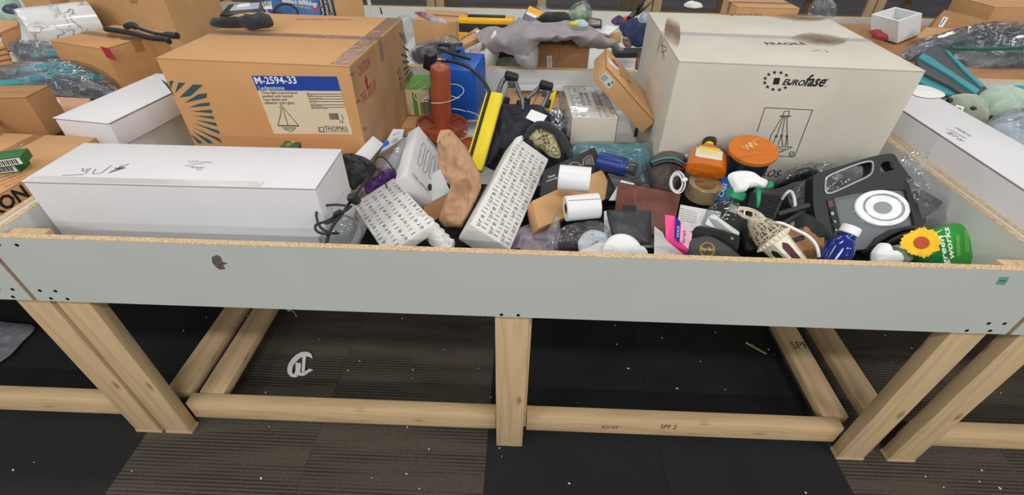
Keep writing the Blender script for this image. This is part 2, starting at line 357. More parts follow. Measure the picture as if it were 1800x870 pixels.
def resample(P, n, smooth=True):
    P = list(P)+[P[0]]
    if smooth:
        Q = []; m = len(P)-1
        for i in range(m):
            a, b, c, d = P[(i-1) % m], P[i], P[(i+1) % m], P[(i+2) % m]
            for k in range(4):
                t = k/4; Q.append(tuple(.5*((2*b[j])+(c[j]-a[j])*t+(2*a[j]-5*b[j]+4*c[j]-d[j])*t*t+(3*b[j]-a[j]-3*c[j]+d[j])*t**3) for j in (0, 1)))
        P = Q+[Q[0]]
    L = [0]
    for a, b in zip(P, P[1:]): L.append(L[-1]+math.dist(a, b))
    out = []; i = 0
    for k in range(n):
        t = L[-1]*k/n
        while L[i+1] < t: i += 1
        f = (t-L[i])/max(1e-9, L[i+1]-L[i]); out.append((P[i][0]+(P[i+1][0]-P[i][0])*f, P[i][1]+(P[i+1][1]-P[i][1])*f))
    return out
def pillow(px, pl, front=.02, back=None, n=56, K=9, amp=.004, fr=25, seed=1, smooth=True, pw=.5, cen=None, mb=None):
    """a soft body with the given outline, bulging to both sides of its plane, creased by noise"""
    back = front if back is None else back; O = [pl.hit(u, v) for u, v in resample(px, n, smooth)]
    if cen: c = pl.hit(*cen)
    else: c = sum(O, V((0, 0, 0)))/n
    mb = mb or MB(); N_ = pl.n
    def ring(k, h, sg):
        s_ = k/K; z = h*max(0, 1-s_**2.2)**pw
        r = []
        for p in O:
            q = c+(p-c)*s_; a = fold(q, amp, fr, seed)*min(1, 3*(1-s_)) if sg > 0 else 0
            r.append(q+N_*(sg*z+a))
        return r
    rs = [ring(k, back, -1) for k in [.02]+list(range(1, K+1))]+[ring(k, front, 1) for k in list(range(K-1, 0, -1))+[.02]]
    return mb.rings(rs)
def slab(px, zs, t, mat, name, parent=None, bev=.002, **kw):      # flat rigid thing from four photo corners with heights: bl, br, tr, tl
    P = [atY(u, v, float(z)) if isinstance(z, str) else at(u, v, z) for (u, v), z in zip(px, zs)]
    n = (P[2]-P[0]).cross(P[3]-P[1]).normalized()
    if n.dot(CAM-P[0]) < 0: n = -n
    c = sum(P, V((0, 0, 0)))/4; P = [p-n*(p-c).dot(n) for p in P]
    bm = bmesh.new(); a = [bm.verts.new(p) for p in P]; b = [bm.verts.new(p-n*t) for p in P]
    bm.faces.new(a); bm.faces.new(b[::-1])
    for i in range(4): bm.faces.new((a[i], b[i], b[(i+1) % 4], a[(i+1) % 4]))
    bmesh.ops.recalc_face_normals(bm, faces=bm.faces[:])
    if bev: bmesh.ops.bevel(bm, geom=bm.edges[:], offset=bev, segments=2, affect='EDGES', profile=.5)
    bm.verts.index_update(); m = MB().add([v.co.copy() for v in bm.verts], [[v.index for v in f.verts] for f in bm.faces]); bm.free()
    return mk(name, m, mat, parent, **kw), Plane(c, n)
def barcode(parent, pl, tl, tr, br, bl, mat=ink, n=16, seed=3):
    rnd = random.Random(seed); m = MB(); x = 0
    P = [pl.hit(*q, .0011) for q in (tl, tr, br, bl)]
    while x < 1:
        w_ = rnd.uniform(.015, .05); 
        if x+w_ > 1: break
        f = lambda t, a, b: a+(b-a)*t
        m.add([f(x, P[0], P[1]), f(x+w_, P[0], P[1]), f(x+w_, P[3], P[2]), f(x, P[3], P[2])], [(0, 1, 2, 3)]); x += w_+rnd.uniform(.015, .045)
    return mk('barcode', m, mat, parent, smooth=False)
# ================================================================== the floor
cbrown = pm('striped_brown_carpet', (80, 73, 64), .95, kind='carpet')
cblack = pm('black_carpet', (24, 24, 26), .8, var=.25, scale=3, bump=.35, bscale=500)
cfar = pm('far_grey_carpet', (92, 88, 92), .9, var=.15, scale=2)
floor = mk('floor', MB().bx(-12, 14, -4, 16, -.06, -.006), cfar, smooth=False, kind='structure')
def tile_mesh(m):
    o = mk('carpet_tile', MB().bx(-.2969, .2969, -.2969, .2969, 0, .006), m, floor, smooth=False); return o
tb, tk = tile_mesh(cbrown), tile_mesh(cblack); first = {id(tb): 1, id(tk): 1}
for i in range(-6, 9):
    for j in range(-3, 9):
        src = tb if ((i//2) % 2 == 0) else tk
        if first.pop(id(src), None): o = src
        else: o = src.copy(); col.objects.link(o)
        o.matrix_basis = wm(floor).inverted() @ TR((-.05+.2975+.595*i, .08+.2975+.595*j, -.006))
# ================================================================== bin tables
PER = 2.453; W_ = 2.44; ZB, ZT = .668, .875
screwm = pm('dark_screw', (34, 36, 44), .4, metal=.6, var=0)
def bin_table(Y1, label):
    root = empty('bin_table', (W_/2, 0, 0), label, 'table', 'wooden bin tables')
    pnl = mk('front_panel', MB().bx(0, W_, 0, .016, ZB, ZT-.001), melamine, root, smooth=False)
    mk('panel_edge', MB().bx(0, W_, 0, .016, ZT-.001, ZT), chip, pnl, smooth=False)
    mk('end_edge', MB().bx(-.013, -.0006, .003, .016, ZB, ZT), chipd, pnl, smooth=False)
    for x, z in ((.068, .853), (.025, .853), (.028, .705), (.068, .705), (.04, .678), (.083, .678), (1.19, .676), (1.232, .676), (2.42, .845), (2.375, .705), (2.412, .706), (2.34, .677), (2.395, .679)):
        mk('screw', MB().lathe(axis((x, 0, z), (0, -1, 0)), [(.0045, -.002), (.0045, .0008), (.002, .0012)], 10), screwm, pnl)
    for x0 in (0, W_-.016):
        p = mk('side_panel', MB().bx(x0, x0+.016, .0165, Y1-.0165, ZB, ZT-.001), melaminein, root, smooth=False)
        mk('panel_edge', MB().bx(x0, x0+.016, .0165, Y1-.0165, ZT-.001, ZT), chip, p, smooth=False)
    mk('joint_filler', MB().bx(-.0125, -.0004, .0165, Y1-.002, ZB, ZT-.003), melaminein, root, smooth=False)
    p = mk('back_panel', MB().bx(0, W_, Y1-.016, Y1, ZB, ZT-.001), melaminein, root, smooth=False)
    mk('panel_edge', MB().bx(0, W_, Y1-.016, Y1, ZT-.001, ZT), chip, p, smooth=False)
    mk('bin_floor', MB().bx(.0165, W_-.0165, .0165, Y1-.0165, .684, .70), melaminein, root, smooth=False)
    for yf in (.0165, Y1-.0545):
        for x0 in (.020, 2.331): 
            l = mk('leg', MB().bx(x0, x0+.089, yf, yf+.038, 0, .862, .002), studz, root)
            if yf < .1: mk('floor_pad', MB().bx(x0-.001, x0+.09, yf-.001, yf+.039, .0005, .012), studx, l, smooth=False)
        x0 = 1.172
        mk('leg', MB().bx(x0, x0+.089, yf, yf+.038, 0, .684, .002), studz, root)
    mk('leg_brace', MB().bx(1.232, 1.27, .056, .145, 0.06, .684, .002), studz, root)
    for yf in (.058, Y1-.097):
        for x0, x1 in ((.112, 1.168), (1.272, 2.327)):
            mk('stretcher', MB().bx(x0, x1, yf, yf+.042, .036, .122, .002), studx, root)
    for x0 in (.135, 2.278): mk('cross_stretcher', MB().bx(x0, x0+.086, .102, Y1-.1, .086, .122, .002), study, root)
    return root
main = bin_table(1.284, 'pine-legged bin table in the foreground, its grey-white front panel full width')
stampm = pm('stamp_ink', (70, 52, 42), .8, var=.2)
fp = Plane((0, 0, 0), (0, -1, 0))
panel = [c for c in main.children if c.name.startswith('front_panel')][0]
dec(panel, fp, [(372, 452), (381, 448), (388, 452), (391, 460), (400, 463), (392, 466), (396, 473), (387, 474), (380, 470), (373, 462)], pm('chip_damage', (96, 84, 76), .9, var=.4, scale=90), 'chipped_spot')
dec(panel, fp, [(1758, 487), (1775, 487), (1766, 501), (1750, 500)], pm('green_tape', (98, 158, 134), .6), 'green_sticker')
ink_lines(panel, fp, [[(1757, 493.5), (1769, 494)]], 1.6)
def moved(src, x, y, label):
    o = copy_tree(src); o.location.x += x; o.location.y += y; o['label'] = label; return o
def shift(o, nm, k, dx):
    c = [c for c in o.children if c.name.split('.')[0] == nm]; c.sort(key=lambda q: (round(q.location.y, 1), q.location.x)); c[k].location.x += dx
plain = bin_table(1.284, 'pine bin table left of the foreground one, kraft box and green boxes on it'); plain.location.x -= PER
shift(plain, 'leg', 2, .036); shift(plain, 'cross_stretcher', 1, .19)
rt = moved(plain, 2*PER, 0, 'pine bin table right of the foreground one, long white box and plush toys in it')
shift(rt, 'leg', 2, -.036); shift(rt, 'leg', 0, .03); shift(rt, 'cross_stretcher', 1, -.19); shift(rt, 'cross_stretcher', 0, -.16)
bk = bin_table(1.147, 'pine bin table behind the foreground one, grey cloth and yellow toolbox in it'); bk.location.y += 1.285
moved(bk, -PER, 0, 'pine bin table behind left, marble-patterned cylinder in it')
moved(bk, PER, 0, 'pine bin table behind right, white foam box in it')
fars = []
for i, (dx, lb) in enumerate([(-PER, 'far table across the aisle, leftmost, mostly hidden by the big kraft box'), (0, 'far table across the aisle, straight behind the yellow toolbox'), (PER, 'far table across the aisle, behind the large white carton'), (2*PER, 'far table across the aisle, rightmost, behind the white foam box')]):
    o = moved(plain, dx+PER+.17, 5.0, lb); o['group'] = 'tables across the aisle'; fars.append(o)
# ---- marks on the pine
st = [c for c in main.children if c.name.startswith('stretcher')][1]
sp = Plane((0, .058, 0), (0, -1, 0))
for u, t_ in ((1058, 'KD HT'), (1160, 'SPF 2')):
    ptxt(st, sp, t_, (u, 753), (u+28, 754), stampm, squash=1.5)
cs = [c for c in main.children if c.name.startswith('cross_stretcher')][1]
ptxt(cs, Plane((0, 0, .122), (0, 0, 1)), 'SPF', (1394, 613), (1424, 613), stampm)
# ---- loose things under and in front of the table
pf = Plane((0, 0, .0005), (0, 0, 1)); FL = .001
def fpl(z): return Plane((0, 0, z), (0, 0, 1))
q = fpl(.008)
m = MB()
def zp(u, v): return (480+u/10.88, 600+v/10.875)
C_ = [(750, 300), (735, 250), (690, 212), (620, 195), (540, 203), (440, 255), (360, 330), (300, 420), (270, 510), (275, 590), (310, 645), (370, 670), (430, 668), (465, 650), (430, 640), (390, 628), (365, 600), (362, 530), (380, 450), (430, 385), (500, 310), (560, 275), (640, 270), (700, 285), (735, 312)]
m.plate([q.hit(*zp(*p)) for p in C_], q.n, .006)
m.plate([q.hit(*zp(*p)) for p in [(430, 400), (535, 418), (515, 600), (590, 590), (690, 520), (755, 535), (660, 590), (585, 640), (400, 632), (430, 560)]], q.n, .006)
m.plate([q.hit(*zp(*p)) for p in [(565, 276), (628, 272), (600, 600), (545, 600)]], q.n, .0055)
mk('wooden_letter', m, white, label='white cut-out blackletter letter lying on the carpet under the table', cat='letter')
a, b = at(1311, 602, .004), at(1347, 622, .004)
mk('wood_splinter', MB().box(axis((a+b)/2, b-a), (.006, .004, (b-a).length)), studx, label='thin pale wood splinter on the black carpet under the table', cat='splinter')
mk('plastic_sheet', pillow([(-40, 570), (30, 568), (62, 575), (40, 600), (10, 630), (-40, 650)], fpl(.012), .012, .006, amp=.006, fr=22), film('milky_film', (200, 205, 215), .25, .2, 20, .6, .35), label='milky plastic sheet on the floor under the left table', cat='plastic')
m = MB(); c = at(509, 541, .10)
m.sph(TR((c.x, c.y, .64)), .016); 
m = MB(); c = atY(509, 542, .5); m.sph(TR(c), .013); m.tube([c, c+V((.012, 0, -.02)), c+V((.016, 0, -.05))], .002)
m.tube([c, (c.x, c.y, .683)], .0015, sm=1)
mk('hanging_knob', m, pm('grey_knob', (150, 150, 150), .5), label='small grey knob with cord hanging under the table', cat='knob')
m = MB(); rnd = random.Random(5)
for k in range(150):
    x, y = rnd.uniform(-.6, 3.2), rnd.uniform(-.35, 1.1); r = rnd.uniform(.0015, .0045)
    m.box(TR((x, y, .0016), (rnd.uniform(-.2, .2), 0, rnd.uniform(0, 3))), (r*rnd.uniform(1, 2.2), r, .002))
mk('carpet_crumbs', m, paperw, smooth=False, label='white paper crumbs scattered over the carpet', cat='debris', kind='stuff')
# ================================================================== the big boxes of the foreground bin
def F(root_T, d, w): return face(root_T, d, w)
# ---- tan pendant-lamp carton
d = (.585, .575, .40); T = TR((.443, .855, .90), (0, 0, -.05))
tanm = pm('tan_carton', (198, 150, 100), .7, var=.05, scale=5, bump=.1, bscale=110)
t = carton('cardboard_carton', 'large tan lamp carton with blue and cream label on its front', 'box', T, d, tanm, 'x')
f = F(T, d, '-y')
LB = [(442, 133), (592, 134.6), (620, 236), (481.6, 235)]
dec(t, f, LB, pm('cream_label', (216, 206, 178), .5, var=.02), 'label')
dec(t, f, [(442, 133), (592, 134.6), (599, 160), (452.5, 159)], pm('blue_label', (26, 66, 158), .4, var=.05), 'label_band', off=.0010)
K = dict(off=.0016)
ptxt(t, f, 'M-2594-33', (450.5, 147), (523, 146.5), whitei, bold=.02, **K)
ptxt(t, f, 'Ledgestone', (456.5, 157.5), (501, 157.5), whitei, **K)
for i, (s, a, b) in enumerate([('Three light inverted bowl', 460, 523), ('pendant with twisted', 462, 515), ('rope details and', 464, 505), ('alabaster style glass', 466, 518)]):
    y = 164.8+i*5.9; ptxt(t, f, s, (a, y), (b, y), ink, **K)
m = MB(); 
def lz(u, v): return (430+u*.14947, 120+v*.14947)
L = [[(730, 305), (1140, 303)], [(735, 330), (1145, 330)], [(750, 362), (1155, 362)], [(760, 392), (1165, 392)], [(775, 430), (1175, 430)], [(785, 460), (1180, 460)],
     [(430, 470), (420, 560), (390, 670), (635, 675), (460, 470)], [(445, 470), (510, 670)], [(405, 460), (465, 460)], [(415, 445), (428, 430), (440, 445)], [(390, 680), (635, 680)], [(440, 690), (475, 720), (540, 745), (580, 722), (600, 692)], [(460, 700), (580, 700)], [(480, 715), (570, 715)], [(1140, 540), (1160, 605)]]
strokes(m, f, [[lz(*p) for p in l] for l in L], .9, .0016)
for s, a, b in (('Item', (730, 295), (765, 295)), ('Finish 33', (740, 322), (800, 322)), ('Bulb type 100 watt max', (760, 352), (915, 352)), ('Glass colour', (765, 380), (845, 380)), ('Max wattage', (770, 410), (850, 410)), ('Ships assembled', (780, 445), (915, 445)), ('Light bulbs not included', (790, 476), (975, 476)), ('UL', (1125, 640), (1175, 640))):
    addtext(m, s, f.hit(*lz(*a)), f.hit(*lz(*b)), f.n, off=.0016)
mk('printed_drawing', m, ink, t, smooth=False)
barcode(t, f, lz(985, 528), lz(1095, 528), lz(1115, 605), lz(1002, 603))
ptxt(t, f, 'THOMAS', lz(950, 728), lz(1215, 730), inkb, squash=1.15, **K); ptxt(t, f, 'L I G H T I N G', lz(965, 752), lz(1225, 755), inkb, squash=.8, **K)
dec(t, f, [lz(862, 690), lz(930, 690), lz(945, 755), lz(875, 755)], pm('logo_grey', (120, 124, 140), .6), 'logo_square', off=.0012)
dec(t, f, [lz(885, 705), lz(915, 700), lz(930, 735), lz(900, 742)], pm('cream_label', (214, 204, 176)), 'logo_square', off=.0018)
teal = pm('teal_print', (48, 84, 92), .7, var=.08)
def z1(u, v): return (u*.2988, v*.2988)
rays_ = [[(945, 465), (985, 490), (1030, 570)], [(995, 478), (1020, 475), (1003, 520)], [(1050, 485), (1090, 488), (1028, 548)], [(1135, 497), (1193, 500), (1120, 565), (1055, 573)], [(1165, 555), (1215, 548), (1215, 575), (1085, 605)], [(1170, 610), (1232, 602), (1232, 622), (1112, 632)], [(1125, 655), (1245, 645), (1248, 666)], [(1138, 680), (1255, 684), (1260, 702)], [(1150, 705), (1270, 723), (1275, 743)], [(1140, 725), (1285, 768), (1292, 790)], [(1135, 750), (1290, 815), (1308, 842)], [(1130, 770), (1235, 825), (1255, 846), (1225, 843)], [(1120, 790), (1180, 830), (1190, 845), (1165, 843)]]
m = MB()
for r_ in rays_: m.plate([f.hit(*z1(*p), .0009) for p in r_], f.n, .0004)
mk('printed_sunburst', m, teal, t, smooth=False)
f = F(T, d, '+x')
mk('side_sheet', MB().box(T @ TR((d[0]/2+.0002, 0, -.002)), (.0005, d[1]-.004, d[2]-.008)), pm('scuffed_kraft', (178, 138, 100), .75, var=.16, scale=7, bump=.1), t, smooth=False)
def z2(u, v): return (600+u*.2527, 40+v*.2527)
ptxt(t, f, 'CAUTION', z2(125, 378), z2(200, 300), inkr, squash=1.9); ptxt(t, f, 'THIS SIDE UP', z2(145, 572), z2(243, 455), inkr, squash=1.9)
dec(t, f, [z2(177, 465), z2(168, 415), z2(160, 420), z2(170, 365), z2(187, 402), z2(180, 405), z2(190, 455)], inkr, 'printed_arrow')
m = MB()
for r_ in ([(400, 75), (410, 70), (445, 130), (460, 165)], [(425, 70), (435, 72), (452, 120), (462, 155)], [(412, 150), (470, 208), (468, 185)], [(417, 207), (418, 230), (465, 245), (460, 230)], [(425, 262), (428, 283), (472, 280), (470, 265)], [(430, 315), (433, 332), (475, 308), (473, 298)], [(440, 355), (445, 370), (478, 325), (475, 318)], [(440, 405), (448, 410), (490, 345), (485, 335)], [(460, 405), (468, 405), (500, 360), (497, 345)]):
    m.plate([f.hit(*z2(*p), .0009) for p in r_], f.n, .0004)
addtext(m, 'MAS', f.hit(*z2(430, 450)), f.hit(*z2(405, 300)), f.n, squash=1.2)
mk('printed_sunburst', m, pm('faded_ink', (92, 84, 72), .8), t, smooth=False)
m = MB()
for y in (360, 545, 740):
    for k in (0, 14): strokes(m, f, [[z2(62+k+(y-360)*.24, y+12), z2(72+k+(y-360)*.24, y-14)]], 1.6)
mk('staple_marks', m, ink, t, smooth=False)
mk('tape_strip', MB().box(T @ TR((d[0]/2-.03, 0, d[2]/2+.0012)), (.055, d[1]-.01, .0006)), tape, t)
f = F(T, d, '+z')
ptxt(t, f, 'HANDLE WITH CARE', (618, 34), (520, 33), inkr, off=.001)
# ---- large white lamp carton
d = (.665, .60, .435); T = TR((2.010, .845, .9175), (0, 0, -.05))
t = carton('white_carton', 'large worn white lamp carton with FRAGILE print on top', 'box', T, d, dirtywhite, 'x', tm=tapec)
f = F(T, d, '+z')
ptxt(t, f, 'FRAGILE', (1349, 79), (1419, 79), ink, off=.0012); ptxt(t, f, 'FRAGILE', (1335, 24.5), (1278, 25), ink, off=.0012)
ink_lines(t, f, [[(1427, 90), (1437, 88), (1446, 89)], [(1450, 88), (1457, 92)]], 1)
bs_ = stain('brown_stain', (128, 100, 70), .5, 22)
for u0, v0, ru, rv in ((1440, 69, 50, 13), (1408, 30, 52, 8), (1182, 58, 14, 34)): mk('brown_stain', MB().plate([f.hit(u0+ru*cos(k*pi/12), v0+rv*sin(k*pi/12), .0010) for k in range(24)], f.n, .0003), bs_, t, smooth=False)
smud = pm('brown_scuff', (150, 128, 100), .85, var=.3, scale=30)
f = F(T, d, '-y')
m = MB(); cx, cy = 1368, 143
for k in range(12):
    a = 2*pi*k/12+.2
    if abs(a-.2) < .3 or abs(a-2*pi-.2) < .1: continue
    px, py = 1366+22*cos(a), 142.5-15.5*sin(a); P = []
    for j in range(10):
        rr = 4.2 if j % 2 == 0 else 1.7; b = pi/2+2*pi*j/10; P.append(f.hit(px+rr*cos(b), py-rr*.9*sin(b), .0009))
    m.plate(P, f.n, .0004)
m.plate([f.hit(*p, .0009) for p in ((1361, 137), (1371.5, 137), (1369, 148.5), (1358.5, 148.5))], f.n, .0004)
def z3(u, v): return (1320+u*.2413, 110+v*.2413)
addtext(m, 'EURO', f.hit(*z3(225, 160)), f.hit(*z3(385, 168)), f.n, bold=.03, shear=.25); addtext(m, 'fase', f.hit(*z3(383, 168)), f.hit(*z3(530, 174)), f.n, bold=.025, shear=.25, squash=1.25); addtext(m, '®', f.hit(*z3(540, 135)), f.hit(*z3(562, 135)), f.n); addtext(m, 'INC.', f.hit(*z3(535, 178)), f.hit(*z3(557, 178)), f.n)
L = [[(103, 328), (450, 346), (318, 686), (175, 680)], [(103, 328), (45, 505)], [(237, 385), (243, 355), (280, 353), (275, 388)], [(210, 388), (293, 388), (275, 395), (225, 394), (210, 388)], [(228, 395), (148, 528), (120, 610)], [(238, 395), (188, 530), (150, 612)], [(250, 395), (225, 525), (196, 600)], [(263, 395), (264, 530), (268, 610)], [(224, 540), (232, 608)], [(262, 545), (250, 608)], [(95, 612), (303, 615), (180, 665)], [(200, 630), (270, 634)], [(190, 650), (235, 648)], [(300, 648), (314, 655), (315, 672), (300, 682), (283, 677), (278, 660), (288, 650), (300, 648)]]
for u, v in ((185, 538), (224, 534), (262, 538)): L.append([(u+8*cos(k*pi/4), v+8*sin(k*pi/4)) for k in range(9)])
strokes(m, f, [[z3(*p) for p in l] for l in L], 1.1)
addtext(m, 'PL', f.hit(*z3(288, 671)), f.hit(*z3(308, 671)), f.n); addtext(m, 'ROS-S', f.hit(*z3(65, 828)), f.hit(*z3(262, 836)), f.n, shear=.2, squash=1.15)
mk('printed_logo', m, ink, t, smooth=False)
f = F(T, d, '-x')
ink_lines(t, f, [[(1161, 62), (1166, 90), (1164, 104)], [(1168, 60), (1163, 85), (1168, 106)], [(1160, 78), (1172, 84)], [(1162, 92), (1172, 88)]], 1.6, smud, 'scuff_mark')
# ---- long white box at the front left
d = (.70, .20, .25); T = TR((.392, .22, .8255), (0, 0, .01))
t = carton('white_carton', 'long white box at the front left of the bin, $26 handwritten on top', 'box', T, d, whitebox, 'x', tp=False, fl=False)
th = F(T, d, '+z')
mk('lid', MB().box(T @ TR((0, 0, d[2]/2+.0015)), (d[0]+.002, d[1]+.002, .003), .001), whitebox, t)
mk('tape_strip', MB().box(T @ TR((-.06, -d[1]/2+.012, d[2]/2+.0034)), (.56, .024, .0006)), tapec, t)
th = Plane(th.hit(300, 300)+V((0, 0, .0032)), th.n)
def z5(u, v): return (80+u*.1889, 240+v*.189)
hw = [[(150, 362), (355, 351)], [(350, 292), (338, 316), (362, 322), (392, 296)], [(420, 290), (368, 345)], [(470, 300), (435, 336), (448, 345), (520, 338)], [(520, 338), (610, 268)], [(640, 290), (700, 292), (650, 310)], [(735, 285), (690, 305), (640, 296)], [(760, 258), (580, 340)], [(775, 250), (600, 335)], [(650, 300), (745, 292)], [(715, 262), (680, 285), (735, 288), (660, 318), (610, 318)]]
ink_lines(t, th, [[z5(*p) for p in l] for l in hw], 1.1, inkb, 'handwriting')
m = MB(); strokes(m, th, [[z5(*p) for p in l] for l in ([(1440, 236), (1550, 240)], [(1295, 270), (1390, 274)], [(1400, 304), (1460, 304)])], 1)
for s, a, b in (('MADE IN', (1430, 229), (1335, 228)), ('CONTENTS OF', (1475, 252), (1340, 250)), ('LAMP 01', (1480, 285), (1365, 283))): addtext(m, s, th.hit(*z5(*a)), th.hit(*z5(*b)), th.n)
mk('printed_text', m, inkb, t, smooth=False)
# ---- flat white box across the left rim
d = (.185, .40, .075); T = TR((-.048, .655, .914), (0, 0, -.14))
t = carton('white_carton', 'plain white box lying across the left rim beside the tan carton', 'box', T, d, whitebox, 'y', tp=False, fl=False)
mk('lid', MB().box(T @ TR((0, 0, d[2]/2+.0012)), (d[0]+.004, d[1]+.004, .0024), .0006), whitebox, t)
# ---- orange tray and small green box in front of the tan carton
mk('orange_tray', MB().bx(.27, .685, .385, .52, .755, .80, .004), pm('orange_lid', (222, 108, 62), .5), label='flat orange box wedged behind the long white box', cat='box')
t, pl = slab([(490, 262), (520, 266), (531, 248), (512, 232)], [.83, .83, .85, .875], .06, pm('dark_green_box', (60, 82, 40), .5, var=.3, scale=30), 'green_packet', label='small dark green packet in front of the lamp label', cat='packet')
dec(t, pl, [(510, 246), (524, 239), (527, 243), (514, 251)], pm('yellow_print', (206, 196, 90), .5), 'printed_patch')
ptxt(t, pl, 'OLIVE', (505, 258), (521, 249), pm('yellow_print', (206, 196, 90)))
# ---- black pouch on the tan carton
pl = PL(425, 42, 1.125, (0, -.6, .8))
m = pillow([(368, 38), (374, 35), (400, 38), (420, 35), (445, 30), (470, 24), (481, 40), (478, 47), (460, 49), (440, 53), (425, 47), (400, 48), (372, 46)], pl, .022, .015, amp=.006, fr=20)
t = mk('black_pouch', m, blackf, label='black fabric pouch lying on top of the tan lamp carton', cat='pouch')
mk('pouch_flap', pillow([(392, 33), (430, 25), (470, 22), (474, 27), (440, 32), (400, 37)], PL(430, 30, 1.135, (0, -.5, .85)), .006, .003), kraft, t)
# ================================================================== left middle of the pile
gapshade = pm('gap_shade_black', (20, 20, 22), .95, var=.3, scale=20)  # near-black that paints the shade in the gaps of the pile
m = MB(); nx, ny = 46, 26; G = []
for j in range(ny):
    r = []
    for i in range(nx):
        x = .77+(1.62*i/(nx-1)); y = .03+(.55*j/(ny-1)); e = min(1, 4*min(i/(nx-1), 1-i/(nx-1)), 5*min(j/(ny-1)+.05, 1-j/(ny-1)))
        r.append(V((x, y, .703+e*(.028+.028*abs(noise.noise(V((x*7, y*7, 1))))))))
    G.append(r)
mk('gap_shade_sheet', m.grid(G, .002), gapshade, label='crumpled dark sheet added for the shade between the small goods', cat='shade sheet')  # sheet added so the gaps between the goods look shaded
t, pl = slab([(651, 281), (674.5, 253), (656.3, 237.7), (623, 272)], [.845, .85, .878, .87], .05, whitebox, 'white_carton', label='small plain white box tilted beside the tan carton corner', cat='box')
t, pl = slab([(668, 268), (706, 246), (712, 225), (690, 228)], [.80, .80, .83, .83], .03, whitebox, 'medicine_box', label='small white and blue printed box behind the taper candle box', cat='box')
dec(t, pl, [(670, 262), (685, 253), (683, 247), (676, 247)], pm('bright_blue', (28, 104, 196), .5), 'blue_panel')
m = MB(); 
for i in range(3): addtext(m, ('care', 'tablets 12 mg', 'PATCH')[i], pl.hit(689+i*1.5, 252-i*6.5), pl.hit(700+i*1.5, 246-i*6), pl.n, squash=.8)
mk('printed_text', m, inkb, t, smooth=False)
# black drawstring pouch
t = mk('drawstring_pouch', pillow([(600, 275), (612, 270), (640, 276), (654, 285), (662, 296), (650, 312), (632, 322), (620, 335), (612, 320), (606, 300)], PL(632, 300, .825), .028, .03, amp=.016, fr=20, seed=3), pm('black_satin', (38, 38, 42), .45, var=.2, scale=20), label='black drawstring pouch with gathered neck beside the long white box', cat='pouch')
m = MB(); m.tube([at(u, v, z) for u, v, z in ((655, 292, .87), (662, 278, .88), (672, 276, .88), (688, 292, .87), (694, 308, .86))], .0022)
m.tube([at(u, v, z) for u, v, z in ((657, 296, .87), (668, 300, .875), (676, 318, .87), (680, 330, .86))], .0022); mk('drawstring', m, black, t)
t = mk('purple_pouch', pillow([(640, 325), (660, 312), (690, 296), (697, 305), (694, 318), (668, 334), (648, 344)], PL(670, 320, .772), .022, .03, amp=.012, fr=26, seed=5), pm('purple_satin', (92, 54, 122), .35, var=.25, scale=30), label='shiny purple satin pouch under the black cords', cat='pouch')
mk('clear_sleeve', pillow([(655, 290), (690, 262), (712, 244), (706, 280), (692, 300), (665, 300)], PL(684, 275, .84), .015, .02, amp=.004), bagf, label='clear plastic sleeve between purple pouch and candle box', cat='bag')
# cable with plug
Pz = [(648, 312, .87), (634, 330, .88), (622, 347, .88), (612, 360, .885), (600, 378, .89), (588, 392, .89), (578, 412, .88), (573, 432, .865)]
m = MB().tube([at(*p) for p in Pz], .0042)
for lp in ([(612, 362), (590, 360), (565, 363), (556, 375), (562, 398), (580, 409), (596, 410)], [(618, 362), (605, 372), (575, 388), (556, 395), (556, 405), (570, 411), (592, 408)], [(594, 380), (583, 389), (570, 393)]): m.tube([at(u, v, .885) for u, v in lp], .0032)
t = mk('power_cord', m, black, label='black power cord looped beside the long white box', cat='cord')
mk('plug', MB().loft(axis(at(622, 350, .888), at(618, 344, .905)-at(630, 355, .875)), [(-.02, .006, .006), (-.012, .014, .011), (.008, .015, .012), (.018, .008, .008)], 14), charcoal, t)
mk('cord_tie', MB().box(axis(at(594, 376, .892), (1, .2, .5)), (.018, .014, .022), .004), black, t)
# clear dome lid
A = at(600, 412, .80); T = axis(A, (.5, -.55, .55))
m = MB().lathe(T, [(.052, -.01), (.052, 0), (.05, .018), (.043, .036), (.03, .05), (.012, .058), (.001, .06)], 30, cap0=False)
t = mk('plastic_dome', m, clearp, label='clear plastic dome lid in the front corner by the long white box', cat='lid')
mk('rim', MB().tube([T @ V((.053*cos(k*pi/12), .053*sin(k*pi/12), -.008)) for k in range(24)], .003, closed=True, sm=1), clearp, t)
# ---- tissue-wrapped flat parcel
Ef = V((.342, -.093, -.998)); T = TR((.868, .267, .778), Ef); d = (.325, .15, .03)
t = empty('wrapped_parcel', T @ Matrix.Translation((0, 0, -.015)), 'flat tissue-wrapped parcel with lettering and a torn crumpled right end', 'parcel')
mk('parcel_body', MB().box(T, d, .006), tissue, t)
f = face(T, d, '+z'); m = MB(); n_, m_ = 0, 7
lgrey = pm('grey_lettering', (78, 78, 80), .7, var=.1); lpale = pm('pale_lettering', (158, 158, 160), .7)
def lettering(t, f, O, ux, ln, wid, rows, k, pitch, xs=1, step=3, start=0, cut=lambda a, b: True):
    uy = f.n.cross(ux); A = MB(); B = MB()
    for r in range(rows):
        y = -wid*(r+.78)/rows
        for i in range(int(ln/pitch)):
            ch = 'urelis'[(i+r*step+start) % 6]; vs, fs = textmesh(ch, 2); mid = (min(v.x for v in vs)+max(v.x for v in vs))/2; x = (i+.5)*pitch+.002
            if x+pitch*.5 > ln-.002 or not cut(x, y): continue
            b = len(A.v); (B if ch == 's' else A).add([O+f.n*.0009+ux*(x+(v.x-mid)*k*xs)+uy*(y+v.y*k) for v in vs], fs)
    mk('printed_lettering', A, lgrey, t, smooth=False, kind='stuff'); mk('printed_lettering', B, lpale, t, smooth=False, label='paler grey letters', kind='stuff')
